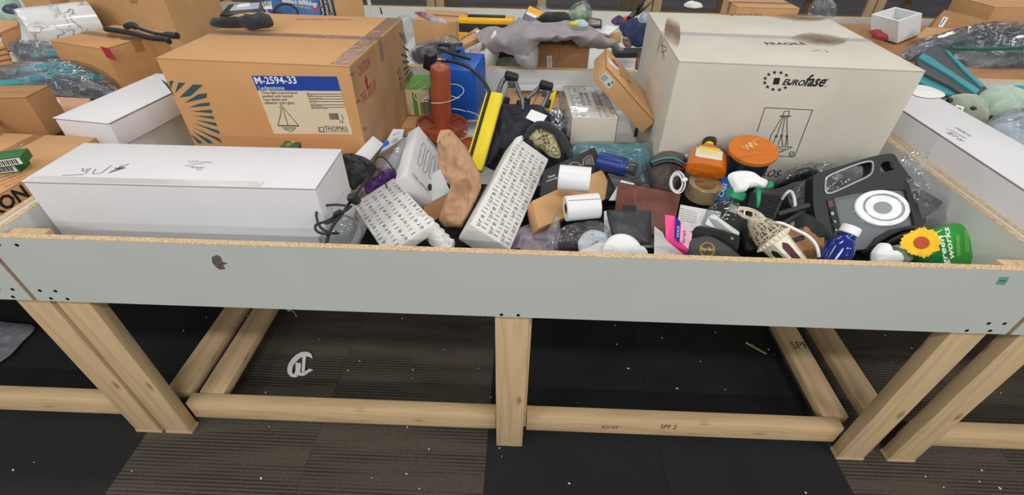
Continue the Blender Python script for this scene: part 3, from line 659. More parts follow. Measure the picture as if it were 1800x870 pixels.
O = T @ V((d[0]/2, -d[1]/2, d[2]/2)); ux = (T.to_3x3() @ V((-1, 0, 0))).normalized()
lettering(t, f, O, ux, d[0], d[1], 6, .020, .0215, 1.5)
m = MB()
for k in range(5):
    u, v = 752+k*9, 392+k*9
    pillow([(u-16, v-22), (u, v-14+k), (u+12, v-4), (u+6, v+16), (u-12, v+22), (u-20, v)], PL(u, v, .80-.004*k, (.2*(k-2), -.5, .8)), .012, .008, n=30, K=5, amp=.014, fr=40, seed=k, mb=m)
mk('crumpled_end', m, tissue, t)
# ---- taper candle box
T = TR((.904, .496, .813), (1.726, 1.02, .191)); d = (.118, .045, .284)
def bestface(T, d, p):
    c = T.translation; bst = None
    for w_ in ('+x', '-x', '+y', '-y', '+z', '-z'):
        f = face(T, d, w_); k = f.n.dot((CAM-f.o).normalized())
        if k > 0:
            h = f.hit(*p); l = T.inverted() @ h
            if all(abs(l[i]) <= d[i]/2*1.02 for i in range(3)) and (bst is None or k > bst[0]): bst = (k, f)
    return bst[1]
t = mk('candle_box', MB().box(T, d, .0015), whitebox, label='white taper candle box with outline candles printed on it', cat='box')
f = bestface(T, d, (740, 300))
def z6(u, v): return (670+u*.2528, 200+v*.2529)
m = MB(); can = lambda x, y, x2, y2, w_: [(x, y), (x-w_, y+22), (x-w_+x2-x, y2-12), (x2, y2), (x2+w_, y2-8), (x+w_, y+26), (x, y)]
strokes(m, f, [[z6(*p) for p in l] for l in (can(296, 200, 268, 360, 14), can(332, 250, 305, 408, 15), can(366, 292, 345, 448, 13))], .8)
strokes(m, f, [[z6(320, 170), z6(392, 258)]], 2)
addtext(m, 'TAPER CANDLES', f.hit(*z6(212, 415)), f.hit(*z6(322, 540)), f.n, bold=.01); addtext(m, 'Unscented, set of 4', f.hit(*z6(213, 432)), f.hit(*z6(285, 510)), f.n)
m.plate([f.hit(*z6(340+16*cos(k), 510+24*sin(k)), .0009) for k in [i*pi/8 for i in range(16)]], f.n, .0004)
mk('printed_text', m, ink, t, smooth=False)
t, pl = slab([(759, 354), (792, 337), (774, 296), (742, 315)], [.765, .77, .80, .79], .04, pm('pale_grey_box', (196, 204, 202), .6), 'white_carton', label='small pale box tucked behind the taper candle box', cat='box')
slab([(742, 400), (790, 372), (788, 340), (745, 362)], [.735, .74, .765, .765], .03, kraftd, 'kraft_carton', label='small brown box under the taper candle box', cat='box')
# ---- brown paper bag
ol = [(450, 110), (490, 118), (530, 160), (590, 230), (640, 320), (690, 420), (697, 510), (665, 590), (620, 680), (560, 790), (500, 785), (440, 785), (400, 745), (460, 700), (468, 590), (490, 520), (455, 460), (432, 420), (405, 370), (395, 300), (392, 200), (405, 135)]
pl = PL(808, 320, .86, (-.1, -.72, .66))
t = mk('paper_bag', pillow([z6(*p) for p in ol], pl, .018, .02, n=130, K=22, amp=.017, fr=16, seed=8, pw=.3, smooth=False), pm('crumpled_kraft_paper', (178, 140, 107), .7, var=.1, scale=14, bump=.8, bscale=22, dist=.006), label='crumpled brown paper bag standing between the wrapped parcels', cat='bag')
m = MB(); pg = Plane(pl.o+pl.n*.02, pl.n)
for k in range(9):
    a = V(pg.hit(*z6(392+k*9, 200-k*6))); b = V(pg.hit(*z6(420+k*7, 118-k*.5)))
    m.tube([a, (a+b)/2+pl.n*.004, b], .0032, 6)
mk('serrated_flap', m, kraftp, t)
# ---- long tissue-wrapped box
T = TR((1.189, .346, .808), (-1.394, 2.577, 2.966)); d = (.125, .081, .409)
t = empty('wrapped_parcel', TR((1.189, .346, .71)), 'long tissue-wrapped box covered in lettering, leaning across the middle', 'parcel')
mk('parcel_body', MB().box(T, d, .006), tissue, t)
f = bestface(T, d, (890, 350))
A0, A1 = V(f.hit(829.2+4, 395.6)), V(f.hit(908, 248)); B0 = V(f.hit(896, 436))
ux = (A1-A0).normalized(); uy = f.n.cross(ux); wid = -(B0-A0).dot(uy); ln = (A1-A0).length
lettering(t, f, A0, ux, ln, wid, 6, .0215, .0155, 1.15)
c = V(f.hit(914, 245)); mk('twisted_end', MB().tube([c-ux*.02-f.n*.01, c, c+ux*.012+f.n*.004], [.014, .010, .004], 8), tissue, t)
# ================================================================== middle of the pile
blue = pm('blue_metal', (16, 84, 178), .4, var=.08, scale=8)
bluem = pm('blue_mesh_grille', (18, 92, 190), .45, kind='mesh', bscale=150)
redw = pm('red_brown_wood', (152, 74, 48), .38, var=.16, scale=14, coat=.2)
# ---- blue heater
d = (.175, .23, .195); T = TR((.957, 1.12, .852), (0, 0, -.11))
t = mk('space_heater', MB().box(T, d, .004), blue, T=T @ Matrix.Translation((0, 0, -d[2]/2)), label='blue metal fan heater with a perforated side, black cord on top', cat='heater')
m = MB(); f = face(T, d, '+x')
mk('grille', MB().box(T @ TR((d[0]/2+.002, 0, 0)), (.004, d[1]*.9, d[2]*.88), .001), bluem, t)
hp = [T @ V((x, .02, d[2]/2+z)) for x, z in ((-.02, 0), (-.022, .028), (-.012, .040), (.012, .042), (.02, .03), (.022, 0))]
m = MB(); m.rings([[p+T.to_3x3() @ V(q) for q in ((0, -.017, -.002), (0, .017, -.002), (0, .017, .002), (0, -.017, .002))] for p in hp]); mk('carry_strap', m, blue, t)
m = MB().tube([at(u, v, z) for u, v, z in ((828, 104, .965), (815, 100, .972), (795, 94, .98), (775, 87, .985), (768, 81, .985), (774, 79, .985), (790, 80, .98), (800, 81, .975))], .0065)
m.tube([at(u, v, z) for u, v, z in ((776, 106, .975), (795, 108, .975), (812, 113, .97), (832, 124, .962), (850, 143, .935), (862, 165, .90), (866, 185, .86))], .0065)
mk('power_cord', m, black, t)
c = at(756, 107, .975); m = MB().box(axis(c, (.25, -.1, 1)), (.05, .03, .058), .004); pg = mk('plug_block', m, black, t)
for u, v in ((768, 100), (770, 111)): mk('prong', MB().box(axis(at(u, v, .982), (1, -.3, .1)), (.016, .006, .02), .001), brass, pg)
m = MB().lathe(axis(at(773, 105, .98), (1, -.25, .1)), [(.007, -.01), (.007, .008), (.0035, .009), (.0035, .026)], 12); mk('prong', m, brass, pg)
mk('grey_wedge', pillow([(790, 79), (814, 75), (811, 90), (803, 97), (788, 91)], PL(802, 85, .975), .01, .01, smooth=False), charcoal, label='grey plastic wedge lying on the cord of the blue heater', cat='wedge')
# ---- green and beige carton with barcode
d = (.105, .17, .11); T = TR((.790, 1.13, .80), (0, 0, 0))
bei = pm('beige_box', (208, 198, 160), .55, var=.05); grn = pm('leaf_green', (92, 150, 52), .5, var=.12, scale=14)
t = mk('printed_carton', MB().box(T, d, .002), bei, T=T @ Matrix.Translation((0, 0, -d[2]/2)), label='green and beige carton with barcode between lamp carton and wooden spool', cat='box')
mk('top_panel', MB().box(T @ TR((0, 0, d[2]/2+.0008)), (d[0], d[1], .0016)), grn, t)
f = F(T, d, '-y')
dec(t, f, [(724, 163), (731, 163), (738, 211), (730, 211)], grn, 'green_stripe')
ptxt(t, f, 'LOT 3', (721, 202), (718, 184), ink, squash=.8)
barcode(t, f, (738, 175), (756, 175), (757, 201), (741, 201), n=10)
ptxt(t, F(T, d, '+z'), 'NATURAL SOAP', (722, 157), (742, 142), pm('pale_green_ink', (190, 214, 150)), off=.003)
mk('kraft_flat', MB().bx(.74, .94, .93, 1.20, .705, .742, .002), kraft, label='flat brown box under the green and beige carton', cat='box')
# ---- wooden spool holder
def spool(name, u, v, z, r, label, post=True, tilt=(0.05, 0.02, 1)):
    c = at(u, v, z); T = axis(c, tilt)
    prof = [(r*.93, -.028), (r, -.02), (r, .012), (r*.985, .016), (r*.9, .016), (r*.88, .004)]
    t = mk(name, MB().lathe(T, prof, 40), redw, label=label, cat='holder')
    for k in range(4): mk('divider', MB().box(T @ TR((0, 0, 0), (0, 0, k*pi/2+.5)) @ TR((r*.62, 0, .009)), (r*.55, .01, .013), .002), redw, t)
    if post:
        pr = r*.36; h = .235
        mk('post', MB().lathe(T, [(pr*1.05, .0), (pr*1.02, h*.9), (pr*.98, h*.95), (pr*.9, h*.965), (.004, h)], 28), redw, t)
        wr = pm('white_cord', (214, 204, 184), .6)
        m = MB(); tw = lambda pts: m.tube([at(*p) for p in pts], .0014, 6)
        tw([(758, 181, .90), (775, 181, .90), (793, 177, .89), (808, 169, .89), (815, 161, .90), (812, 153, .91), (800, 148, .92), (786, 149, .92)])
        tw([(784, 165, .895), (800, 171, .89), (808, 172, .89)]); tw([(752, 178, .89), (735, 178, .88), (728, 168, .88), (735, 158, .88), (750, 152, .88)]); tw([(755, 168, .885), (740, 178, .885)])
        tw([(795, 191, .86), (810, 193, .86), (818, 196, .86)]); tw([(820, 195, .85), (838, 201, .84), (847, 213, .82), (848, 222, .80), (838, 233, .79), (815, 243, .79), (805, 246, .79)]); tw([(815, 231, .80), (835, 238, .79)]); tw([(822, 213, .82), (840, 212, .82), (848, 214, .82)])
        mk('wound_cord', m, wr, t)
    return t
spool('spool_holder', 777, 221, .772, .100, 'red-brown wooden spool holder with tall post and divided dish')
spool('spool_dish', 822, 262, .745, .075, 'low red-brown divided wooden dish below the tall spool holder', False)
mk('white_sheet', MB().bx(.99, 1.13, .80, 1.02, .7015, .705), paperw, label='white sheet lying behind the red-brown spool holder', cat='paper')
# ---- yellow folding frame
yel = pm('yellow_plastic', (222, 200, 32), .42, var=.06)
a, b = at(836, 300, .80), at(874, 166, .95); n_ = V((-.1, -.75, .6))
t = empty('folding_frame', Matrix.Translation(a), 'folding frame of yellow bars and grey hinged tubes sticking out of black bag', 'frame')
m = MB().loft(axis(a, b-a, n_), [(0, .021, .010), (.004, .023, .012), ((b-a).length-.004, .023, .012), ((b-a).length, .021, .010)], 16, 4); mk('yellow_bar', m, yel, t)
sd = V((-.026, 0, 0)); mk('black_edge', MB().loft(axis(a+sd, b-a, n_), [(0, .005, .012), ((b-a).length, .005, .012)], 10, 4), black, t)
sd = V((-.034, 0, 0)); mk('yellow_edge', MB().loft(axis(a+sd, b-a, n_), [(0, .003, .012), ((b-a).length*.98, .003, .012)], 10, 4), yel, t)
def bar(pts, r, mat, nm): return mk(nm, MB().tube([at(*p) for p in pts], r, 10), mat, t)
bar([(872, 180, .93), (880, 150, .965), (888, 138, .985), (896, 131, .99)], .0085, steel, 'hinged_tube')
bar([(903, 134, .99), (911, 158, .955), (918, 175, .93), (919, 192, .90)], .008, steel, 'hinged_tube')
bar([(925, 174, .925), (938, 163, .94), (950, 152, .955)], .008, steel, 'hinged_tube')
bar([(966, 150, .96), (962, 170, .93), (952, 192, .90)], .008, steel, 'hinged_tube')
for (u, v, z), dr in (((899, 135, .99), (1, .1, -.3)), ((960, 151, .96), (1, .1, -.3))):
    c = at(u, v, z); mk('hinge', MB().loft(axis(c, dr), [(-.024, .008, .010), (-.02, .016, .016), (.02, .016, .016), (.024, .008, .010)], 16), black, t)
    mk('hinge_clip', MB().box(TR(c+V((0, -.008, -.022))), (.026, .014, .026), .003), pm('grey_clip', (84, 84, 84), .5), t)
bar([(893, 150, .965), (888, 172, .93)], .0018, steel, 'wire'); bar([(946, 165, .93), (934, 190, .89)], .0018, steel, 'wire')
mk('yellow_bar', MB().tube([at(952, 190, .90), at(957, 204, .875)], .012, 12), yel, t)
slab([(957, 190), (968, 195), (979, 158), (969, 162)], [.88, .88, .93, .93], .01, yel, 'yellow_flap', t)
for u, v, z in ((890, 178, .905), (913, 184, .895), (926, 180, .90), (962, 182, .91)): mk('joint_block', MB().box(axis(at(u, v, z), (.2, .4, 1)), (.02, .02, .03), .004), black, t)
# ---- black garment bag with cracked-skull patch
ol = [(866, 208), (872, 192), (888, 188), (905, 187), (930, 190), (955, 195), (968, 210), (966, 228), (985, 235), (1003, 250), (1010, 272), (990, 300), (950, 315), (905, 312), (870, 300), (850, 290), (848, 275), (860, 262), (858, 232)]
pl = PL(925, 250, .80, (0, -.5, .86))
t = mk('black_bag', pillow(ol, pl, .085, .06, n=120, K=20, amp=.030, fr=9, seed=4, pw=.6), pm('black_ripstop', (36, 38, 46), .75, var=.15, scale=60, bump=.5, bscale=30, dist=.005), label='black fabric bag holding the yellow folding frame, pale cracked patch inside', cat='bag')
pp = Plane(pl.o+pl.n*.092, pl.n)
mk('cracked_patch', pillow([(926, 240), (940, 228), (955, 226), (972, 236), (980, 250), (986, 275), (975, 278), (962, 272), (952, 262), (938, 258)], pp, .026, .02, n=48, amp=.004), pm('cracked_bone_print', (182, 172, 134), .8, kind='crack', bscale=42), t)
m = MB().tube([pp.hit(u, v, o) for u, v, o in ((918, 246, .012), (930, 232, .02), (944, 220, .024), (962, 222, .026), (980, 234, .026), (994, 252, .026), (1002, 276, .02))], [.006, .010, .013, .014, .014, .013, .008], 10)
mk('rolled_hem', m, blackf, t)
for s_ in ([(868, 226), (876, 245), (868, 268), (858, 290)], [(884, 204), (898, 215), (890, 240), (880, 262)], [(905, 214), (920, 224), (925, 240)]):
    mk('fold', MB().tube([pl.hit(u, v, .07) for u, v in s_], [.008, .018, .018, .008], 10), MATS['black_ripstop'], t)
t2, q = slab([(941, 216), (953, 211), (961, 205), (934, 200)], [.90, .90, .905, .91], .0012, paperw, 'white_tag', t, bev=0) if 0 else (None, None)
q = Plane(pl.o+pl.n*.112, (0, -.45, .88)); mk('white_tag', MB().plate([q.hit(*p) for p in ((934, 192), (962, 203), (951, 220), (924, 207))], q.n, .0012), paperw, t, smooth=False)
# ---- cardboard sheets and bits behind
slab([(893, 205), (985, 210), (980, 148), (893, 153)], [.72, .72, .80, .80], .012, kraft, 'cardboard_sheet', label='brown cardboard panel leaning behind the grey hinged tubes', cat='cardboard')
slab([(905, 160), (1000, 160), (997, 150), (905, 149)], [.80, .80, .825, .825], .05, whitebox, 'white_carton', label='low white box against the back wall behind the hinged tubes', cat='box')
mk('foil_bag', pillow([(962, 195), (985, 190), (998, 205), (1003, 235), (1002, 255), (985, 245), (968, 230)], PL(985, 225, .78), .02, .02, amp=.012, fr=30, seed=9), pm('silver_foil', (190, 192, 200), .18, metal=.9, bump=.6, bscale=30, dist=.006), label='crumpled silver foil bag left of the white text box', cat='bag')
# ---- shrink-wrapped white box with text
d = (.152, .33, .10); T = TR((1.455, .80, .85), (0, 0, .04)); 
T = TR((1.462, .842, .852), (-.05, 0, .03))
t = mk('shrink_wrapped_box', MB().box(T, d, .002), pm('cream_box', (214, 206, 192), .55, var=.03), T=T @ Matrix.Translation((0, 0, -d[2]/2)), label='cream box in shrink wrap with rows of text on its white top', cat='box')
mk('top_sheet', MB().box(T @ TR((0, 0, d[2]/2+.0007)), (d[0], d[1], .0014)), paperw, t)
f = F(T, d, '+z'); m = MB(); R_ = T.to_3x3()
for k in range(7):
    x = -d[0]/2+.012+k*.0205
    for j in range(6 if k in (2, 3) else 12):
        y = d[1]/2-.02-j*.0265
        A = T @ V((x, y, d[2]/2+.002)); addtext(m, random.choice(['lili', 'hum', 'liri', 'nulli', 'ruri']), A, A+R_ @ V((0, -.014, 0)), f.n, squash=1.2)
for x, s in ((-.008, 'TRUSTED ORDER'), (-.028, 'GENTLE CLEAN'), (.022, 'wash cold and hang dry flat'), (.03, 'do not iron or bleach it'), (.038, 'made of cotton and wool')): 
    A = T @ V((x, .10, d[2]/2+.002)); addtext(m, s, A, A+R_ @ V((0, -.15, 0)), f.n)
mk('printed_text', m, pm('grey_print', (88, 88, 90), .7), t, smooth=False)
mk('shrink_film', MB().box(T @ TR((0, 0, .003)), (d[0]+.006, d[1]+.006, d[2]+.004), .004), film('shrink_wrap', (250, 250, 250), .06, .08, 12, .25), t)
# ---- brown tilted shoe box with label
T = TR((1.581, .847, .950), (-.086, .728, -.179)); d = (.250, .265, .063)
t = mk('brown_carton', MB().box(T, d, .003), kraft, label='brown box tilted against the FRAGILE carton, square label on its end', cat='box')
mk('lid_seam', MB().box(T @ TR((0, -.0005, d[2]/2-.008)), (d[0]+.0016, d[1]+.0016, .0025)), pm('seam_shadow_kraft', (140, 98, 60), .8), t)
f = face(T, d, '-y')
def z7(u, v): return (970+u*.2183, 70+v*.2183)
dec(t, f, [z7(435, 258), z7(512, 345), z7(455, 398), z7(377, 305)], pm('grey_label', (196, 204, 198), .5), 'label')
m = MB(); strokes(m, f, [[z7(390+k*9, 302-k*6), z7(420+k*9, 338-k*6)] for k in range(5)], .8, .0016); m.plate([f.hit(*z7(460+12*cos(k*pi/6), 360+14*sin(k*pi/6)), .0016) for k in range(12)], f.n, .0003); m.plate([f.hit(*z7(*p), .0016) for p in ((485, 330), (502, 345), (492, 355), (474, 342))], f.n, .0003)
mk('label_print', m, pm('label_ink', (84, 100, 96), .6), t, smooth=False)
f = face(T, d, '+z')
dec(t, f, [z7(447, 138), z7(540, 235), z7(527, 238), z7(470, 190)], paperw, 'white_sticker'); dec(t, f, [z7(480, 155), z7(505, 160), z7(540, 215), z7(520, 210)], pm('magenta_print', (172, 52, 100), .5), 'magenta_mark', off=.0012)
ink_lines(t, f, [[z7(540, 245), z7(560, 260), z7(552, 285), z7(575, 290)], [z7(585, 280), z7(610, 330), z7(625, 325), z7(650, 370)], [z7(560, 290), z7(590, 310)], [z7(620, 345), z7(640, 340)]], 1, ink, 'handwriting')
# ---- small black clip and dark things right of the text box
m = MB().box(axis(at(1126, 228, .76), (.3, .2, 1)), (.03, .02, .06), .004); m.tube([at(u, v, .79) for u, v in ((1115, 240), (1118, 226), (1128, 222), (1140, 230), (1145, 244))], .003)
mk('black_clamp', m, black, label='black clamp with a wire beneath the tilted brown box', cat='clamp')
mk('white_board', MB().bx(1.555, 1.75, .72, 1.0, .7015, .712), paperw, label='white board lying under the tilted brown box', cat='board')
# ---- teal wrapped textile, blue bottle
tealf = pm('teal_fabric', (72, 138, 146), .8, var=.2, scale=40, bump=.3)
pl = PL(1075, 275, .80, (0, -.45, .9))
t = mk('teal_textile', pillow([(1010, 256), (1040, 253), (1100, 254), (1140, 258), (1147, 290), (1120, 300), (1060, 290), (1012, 278)], pl, .03, .03, amp=.006, seed=6), tealf, label='folded teal textile in a clear crinkled bag behind the blue bottle', cat='textile')
mk('clear_bag', pillow([(1006, 254), (1040, 250), (1100, 251), (1140, 250), (1148, 256), (1149, 330), (1135, 332), (1110, 315), (1060, 300), (1008, 282)], Plane(pl.o+pl.n*.012, pl.n), .028, .03, amp=.006, fr=30, seed=7), bubble, t)
a, b = at(1052, 283, .86), at(1118, 299, .865); T = axis(a, b-a); L_ = (b-a).length
t = mk('water_bottle', MB().lathe(T, [(.024, 0), (.029, .004), (.029, L_*.62), (.027, L_*.72), (.021, L_*.78), (.021, L_*.8)], 28), pm('navy_metal', (38, 60, 124), .32, metal=.3, var=.05), label='blue metal water bottle with clear cap lying across the pile', cat='bottle')
mk('bottle_neck', MB().lathe(T, [(.022, L_*.79), (.022, L_*.98)], 20), charcoal, t)
mk('clear_cap', MB().lathe(T, [(.025, L_*.8), (.025, L_*1.05), (.02, L_*1.12), (.006, L_*1.16)], 20), clearp, t)
# ---- black box with glasses picture
t, pl = slab([(948, 346), (1094, 350), (1044, 260), (956, 297)], [.80, .80, .875, .85], .035, pm('black_card', (34, 34, 36), .45, var=.1), 'glasses_box', label='black card box with printed eyeglasses, under the paper rolls', cat='box')
gm = pm('sepia_print', (150, 138, 124), .4)
L = [[(1003, 292), (1002, 288), (1008, 285), (1016, 286), (1020, 291)], [(1025, 290), (1026, 280), (1034, 274), (1040, 274), (1043, 284), (1044, 291)], [(1020, 290), (1025, 289)]]
ink_lines(t, pl, L, 1.6, gm); dec(t, pl, [(1028, 289), (1029, 281), (1036, 276), (1040, 277), (1043, 290)], pm('lens_print', (98, 90, 82), .3), 'printed_lens')
ptxt(t, pl, 'Deep', (965, 313), (976, 309), whitei); ptxt(t, pl, 'ambient light', (961, 320), (981, 313), whitei)
# ---- kraft box below the rolls
t, pl = slab([(946, 403), (1081, 342), (1058, 298), (936, 352)], [.79, .80, .845, .84], .05, kraft, 'kraft_carton', label='small brown carton under the two paper rolls', cat='box')
# ---- two rolls of paper labels
def roll(c, ax, L_, R, hole, label):
    T = axis(c, ax); t = mk('paper_roll', MB().lathe(T @ TR((0, 0, -L_/2)), [(hole, .001), (R-.001, 0), (R, .001), (R, L_-.001), (R-.001, L_), (hole, L_-.001), (hole, .001)], 40, False, False), pm('label_roll_paper', (222, 224, 226), .35, var=.02, scale=3), label=label, cat='roll', group=None)
    mk('core', MB().lathe(T @ TR((0, 0, -L_/2)), [(hole-.003, .001), (hole, .001), (hole, L_-.001), (hole-.003, L_-.001), (hole-.003, .001)], 24, False, False), charcoal, t)
    return t, T
roll(at(1010, 314, .893), (1, -.16, .02), .085, .0345, .014, 'upper white paper roll on the brown carton')
t, T = roll(at(1023, 364, .868), (1, .16, .05), .088, .033, .014, 'lower white paper roll, in front of the other roll')
mk('label_edge', MB().tube([T @ V((.0335*cos(1.9+k*.02), .0335*sin(1.9+k*.02), -.04+k*.014)) for k in range(7)], .0008, 5), inkg, t)
# ---- brown leather portfolio
lea = pm('brown_leather', (98, 52, 38), .42, var=.35, scale=22, bump=.35, bscale=120)
t, pl = slab([(1078, 388), (1178, 422), (1197, 342), (1087, 318)], [.79, .79, .845, .845], .018, lea, 'leather_folder', label='brown leather folder leaning behind the small black pouch', cat='folder')
ink_lines(t, pl, [[(1117, 330), (1116, 372)]], 1, pm('leather_stitch', (140, 92, 66), .6), 'stitching')
mk('white_notebook', slab([(1052, 430), (1125, 432), (1110, 372), (1060, 372)], [.79, .79, .835, .835], .012, paperw, 'tmp')[0].data and MB().box(TR((0, 0, 0)), (.001, .001, .001)), paperw) if 0 else None
t, pl = slab([(1062, 430), (1160, 436), (1140, 372), (1062, 370)], [.745, .745, .80, .80], .008, paperw, 'white_tray', label='white tray behind the black pouch', cat='tray')
t = mk('black_pouch', pillow([(1066, 372), (1074, 369), (1110, 370), (1140, 370), (1144, 375), (1145, 425), (1140, 431), (1090, 429), (1078, 424), (1072, 400)], PL(1106, 400, .825, (0, -.6, .8)), .012, .008, n=72, amp=.002), pm('black_vinyl', (46, 49, 52), .42, var=.12, scale=30, bump=.2, bscale=60), label='flat black vinyl pouch with short tab, in front of the leather folder', cat='pouch')
q = PL(1107, 367, .857, (0, -.6, .8)); mk('tab', MB().plate([q.hit(*p) for p in ((1096, 361), (1118, 361), (1119, 372), (1097, 372))], q.n, .006), black, t)
# ---- white lids, paper
for (u, v, r, z), lb in (((1046, 432, .043, .805), 'white round lid with a red mark, leftmost at the front edge'), ((1095, 444, .05, .808), 'white round lid at the front edge below the black pouch')):
    T = axis(at(u, v, z), (.05, -.55, .83)); t = mk('round_lid', MB().lathe(T, [(r, -.01), (r, 0), (r*.93, .003), (r*.9, .0015), (.001, .001)], 36), white, label=lb, cat='lid')
    if u < 1050: ink_lines(t, Plane(T.translation+T.col[2].xyz*.002, T.col[2].xyz), [[(1040, 430), (1046, 426), (1052, 424)]], 2, pm('red_wax', (214, 70, 60), .5), 'red_mark')
for u, lb in ((1073, 'small clear disc lid, left of the pair at the rim'), (1124, 'small clear disc lid, right of the pair at the rim')):
    T = axis(at(u, 446, .83), (.05, -.6, .8)); mk('disc_lid', MB().lathe(T, [(.021, -.004), (.021, 0), (.018, .002), (.001, .002)], 28), pm('frosted_plastic', (204, 206, 206), .3), label=lb, cat='lid')
slab([(1150, 452), (1205, 452), (1178, 418), (1150, 398)], [.77, .77, .79, .80], .002, paperw, 'paper_sheet', label='white paper sheet left of the pink box', cat='paper', bev=0)
mk('bubble_bag', pillow([(975, 440), (978, 415), (990, 398), (1015, 392), (1045, 388), (1062, 395), (1082, 420), (1086, 438), (1060, 430), (1020, 445)], PL(1025, 420, .805, (0, -.55, .83)), .03, .02, n=80, K=12, amp=.014, fr=34, seed=11), bubble, label='crinkled clear bag with dark insides at the front edge', cat='bag')
mk('dark_bundle', pillow([(982, 440), (985, 412), (1000, 402), (1030, 405), (1035, 425), (1020, 445)], PL(1008, 425, .785), .025, .02, amp=.008, seed=2), pm('dark_brown_fabric', (62, 54, 54), .9, var=.3, scale=40), label='dark fabric bundle inside the crinkled clear bag', cat='fabric')
mk('crinkled_wrap', pillow([(962, 440), (960, 415), (968, 395), (975, 378), (984, 376), (982, 400), (978, 425), (980, 444)], PL(971, 415, .83, (.1, -.7, .7)), .014, .01, amp=.01, fr=50, seed=12), bubble, label='crinkled clear wrap standing right of the long wrapped parcel', cat='wrap')
mk('lavender_cloth', sheet([[at(u, v, .74) for u, v in ((895, 440), (925, 446), (990, 450))], [at(u, v, .75) for u, v in ((905, 418), (935, 415), (985, 420))], [at(u, v, .76) for u, v in ((930, 392), (950, 388), (985, 392))]], amp=.014, fr=14, seed=3), pm('lavender_satin', (150, 140, 156), .4, var=.1), label='lavender satin cloth beside the long wrapped parcel', cat='cloth')

t, pl = slab([(1070, 352), (1098, 352), (1116, 322), (1092, 316)], [.80, .80, .83, .835], .006, paperw, 'photo_card', label='white card with a small printed picture under the blue bottle', cat='card')
dec(t, pl, [(1093, 338), (1101, 340), (1107, 328), (1100, 323)], pm('sepia_picture', (150, 130, 110), .5, var=.4, scale=40), 'printed_picture')
mk('clear_scrap', pillow([(826, 268), (836, 272), (845, 285), (848, 298), (838, 296), (828, 282)], PL(838, 284, .80), .012, .01, n=36, K=6, amp=.012, fr=50, seed=81), bubble, label='crinkled clear scrap between paper bag and yellow bar', cat='scrap')
# ================================================================== right side of the pile
# ---- pink box
T = TR((1.635, .153, .826), (.79, .37, 2.729)); d = (.02, .192, .058)
pink = pm('hot_pink_card', (232, 60, 140), .45, var=.05)
fpk = Plane(at(1177, 398, .865), (-.15, -.85, .5))
A = [at(u, v, z) for u, v, z in ((1170.5, 421.5, .84), (1184.5, 418, .84), (1186, 380, .885), (1169, 377, .885))]
B = [at(u, v, z) for u, v, z in ((1203, 448, .785), (1213, 446, .79), (1216, 409, .835), (1206, 401, .835))]
t = mk('pink_box', MB().add(A+B, [(0, 1, 2, 3), (7, 6, 5, 4), (0, 4, 5, 1), (1, 5, 6, 2), (2, 6, 7, 3), (3, 7, 4, 0)]), pink, smooth=False, label='narrow hot pink box with a blue band at the front rim', cat='box')
pe = Plane(A[0], (A[1]-A[0]).cross(A[3]-A[0])); ps = Plane(A[1], (B[1]-A[1]).cross(A[2]-A[1]))
if pe.n.dot(CAM-pe.o) < 0: pe.n = -pe.n
if ps.n.dot(CAM-ps.o) < 0: ps.n = -ps.n
dec(t, pe, [(1173, 386), (1181, 386), (1181, 402), (1174, 402)], pm('pale_pink', (238, 176, 204)), off=.0003); ptxt(t, pe, 'hair', (1180, 402), (1179.5, 386), whitei, off=.0016)
def bil(s_, t_, o=.0012): return (A[1]*(1-s_)+B[1]*s_)*(1-t_)+(A[2]*(1-s_)+B[2]*s_)*t_+ps.n*o
def side(s0, s1, t0, t1, mat, nm): 
    g_ = [[bil(s0+(s1-s0)*i/6, t0+(t1-t0)*k/4) for i in range(7)] for k in range(5)]; mk(nm, MB().grid(g_), mat, t)
side(.02, .30, .0, 1, pm('royal_blue', (34, 46, 150), .4), 'blue_band'); side(.34, 1, .1, .98, pm('pale_pink', (232, 190, 206)), 'pale_panel')
n2 = (B[1]-A[1]).cross(A[2]-A[1]); n2 = n2 if n2.dot(ps.n) > 0 else -n2
txt(t, 'WAX', bil(.24, .2, .002), bil(.24, .75, .002), n2, whitei); txt(t, 'strips', bil(.6, .2, .002), bil(.6, .8, .002), n2, inkb)
# ---- black sunglasses case
pl = PL(1250, 428, .815, (-.05, -.72, .69)); gcm = pm('dark_grey_leatherette', (58, 60, 64), .55, var=.08, scale=20, bump=.15, bscale=200)
ol = [(1208, 428), (1212, 422), (1228, 417), (1240, 415), (1255, 418), (1272, 427), (1290, 440), (1304, 452), (1310, 462), (1240, 462), (1212, 456)]
t = mk('sunglasses_case', pillow(ol, pl, .014, .012, n=80, amp=.0), gcm, label='open black sunglasses case with round gold emblem at the front rim', cat='case')
p2 = Plane(pl.o+V((0, .03, -.006)), (0, -.5, .86))
mk('inner_flap', pillow([(1212, 418), (1220, 402), (1230, 397), (1260, 401), (1292, 411), (1300, 417), (1296, 440), (1285, 436), (1265, 424), (1245, 416), (1230, 417)], p2, .008, .006, n=72, amp=.002), pm('black_velvet', (14, 14, 15), .95, sheen=.3), t)
mk('snap', MB().lathe(axis(p2.hit(1287, 419, .006), p2.n), [(.005, -.002), (.005, .001), (.001, .003)], 12), steel, t)
gold = pm('gold_foil', (206, 180, 96), .4, metal=.4)
q = Plane(pl.o+pl.n*.0142, pl.n); c = q.hit(1243, 439); ux = (q.hit(1250, 440)-c).normalized(); uy = q.n.cross(ux); m = MB()
for r_ in (.0185, .0165): m.tube([c+q.n*.0005+ux*r_*cos(k*pi/16)+uy*r_*sin(k*pi/16) for k in range(32)], .0006, 5, 1, True)
addtext(m, 'Ray-Ban', c-ux*.015-uy*.004, c+ux*.015-uy*.001, q.n, squash=1.3, shear=.2, bold=.01)
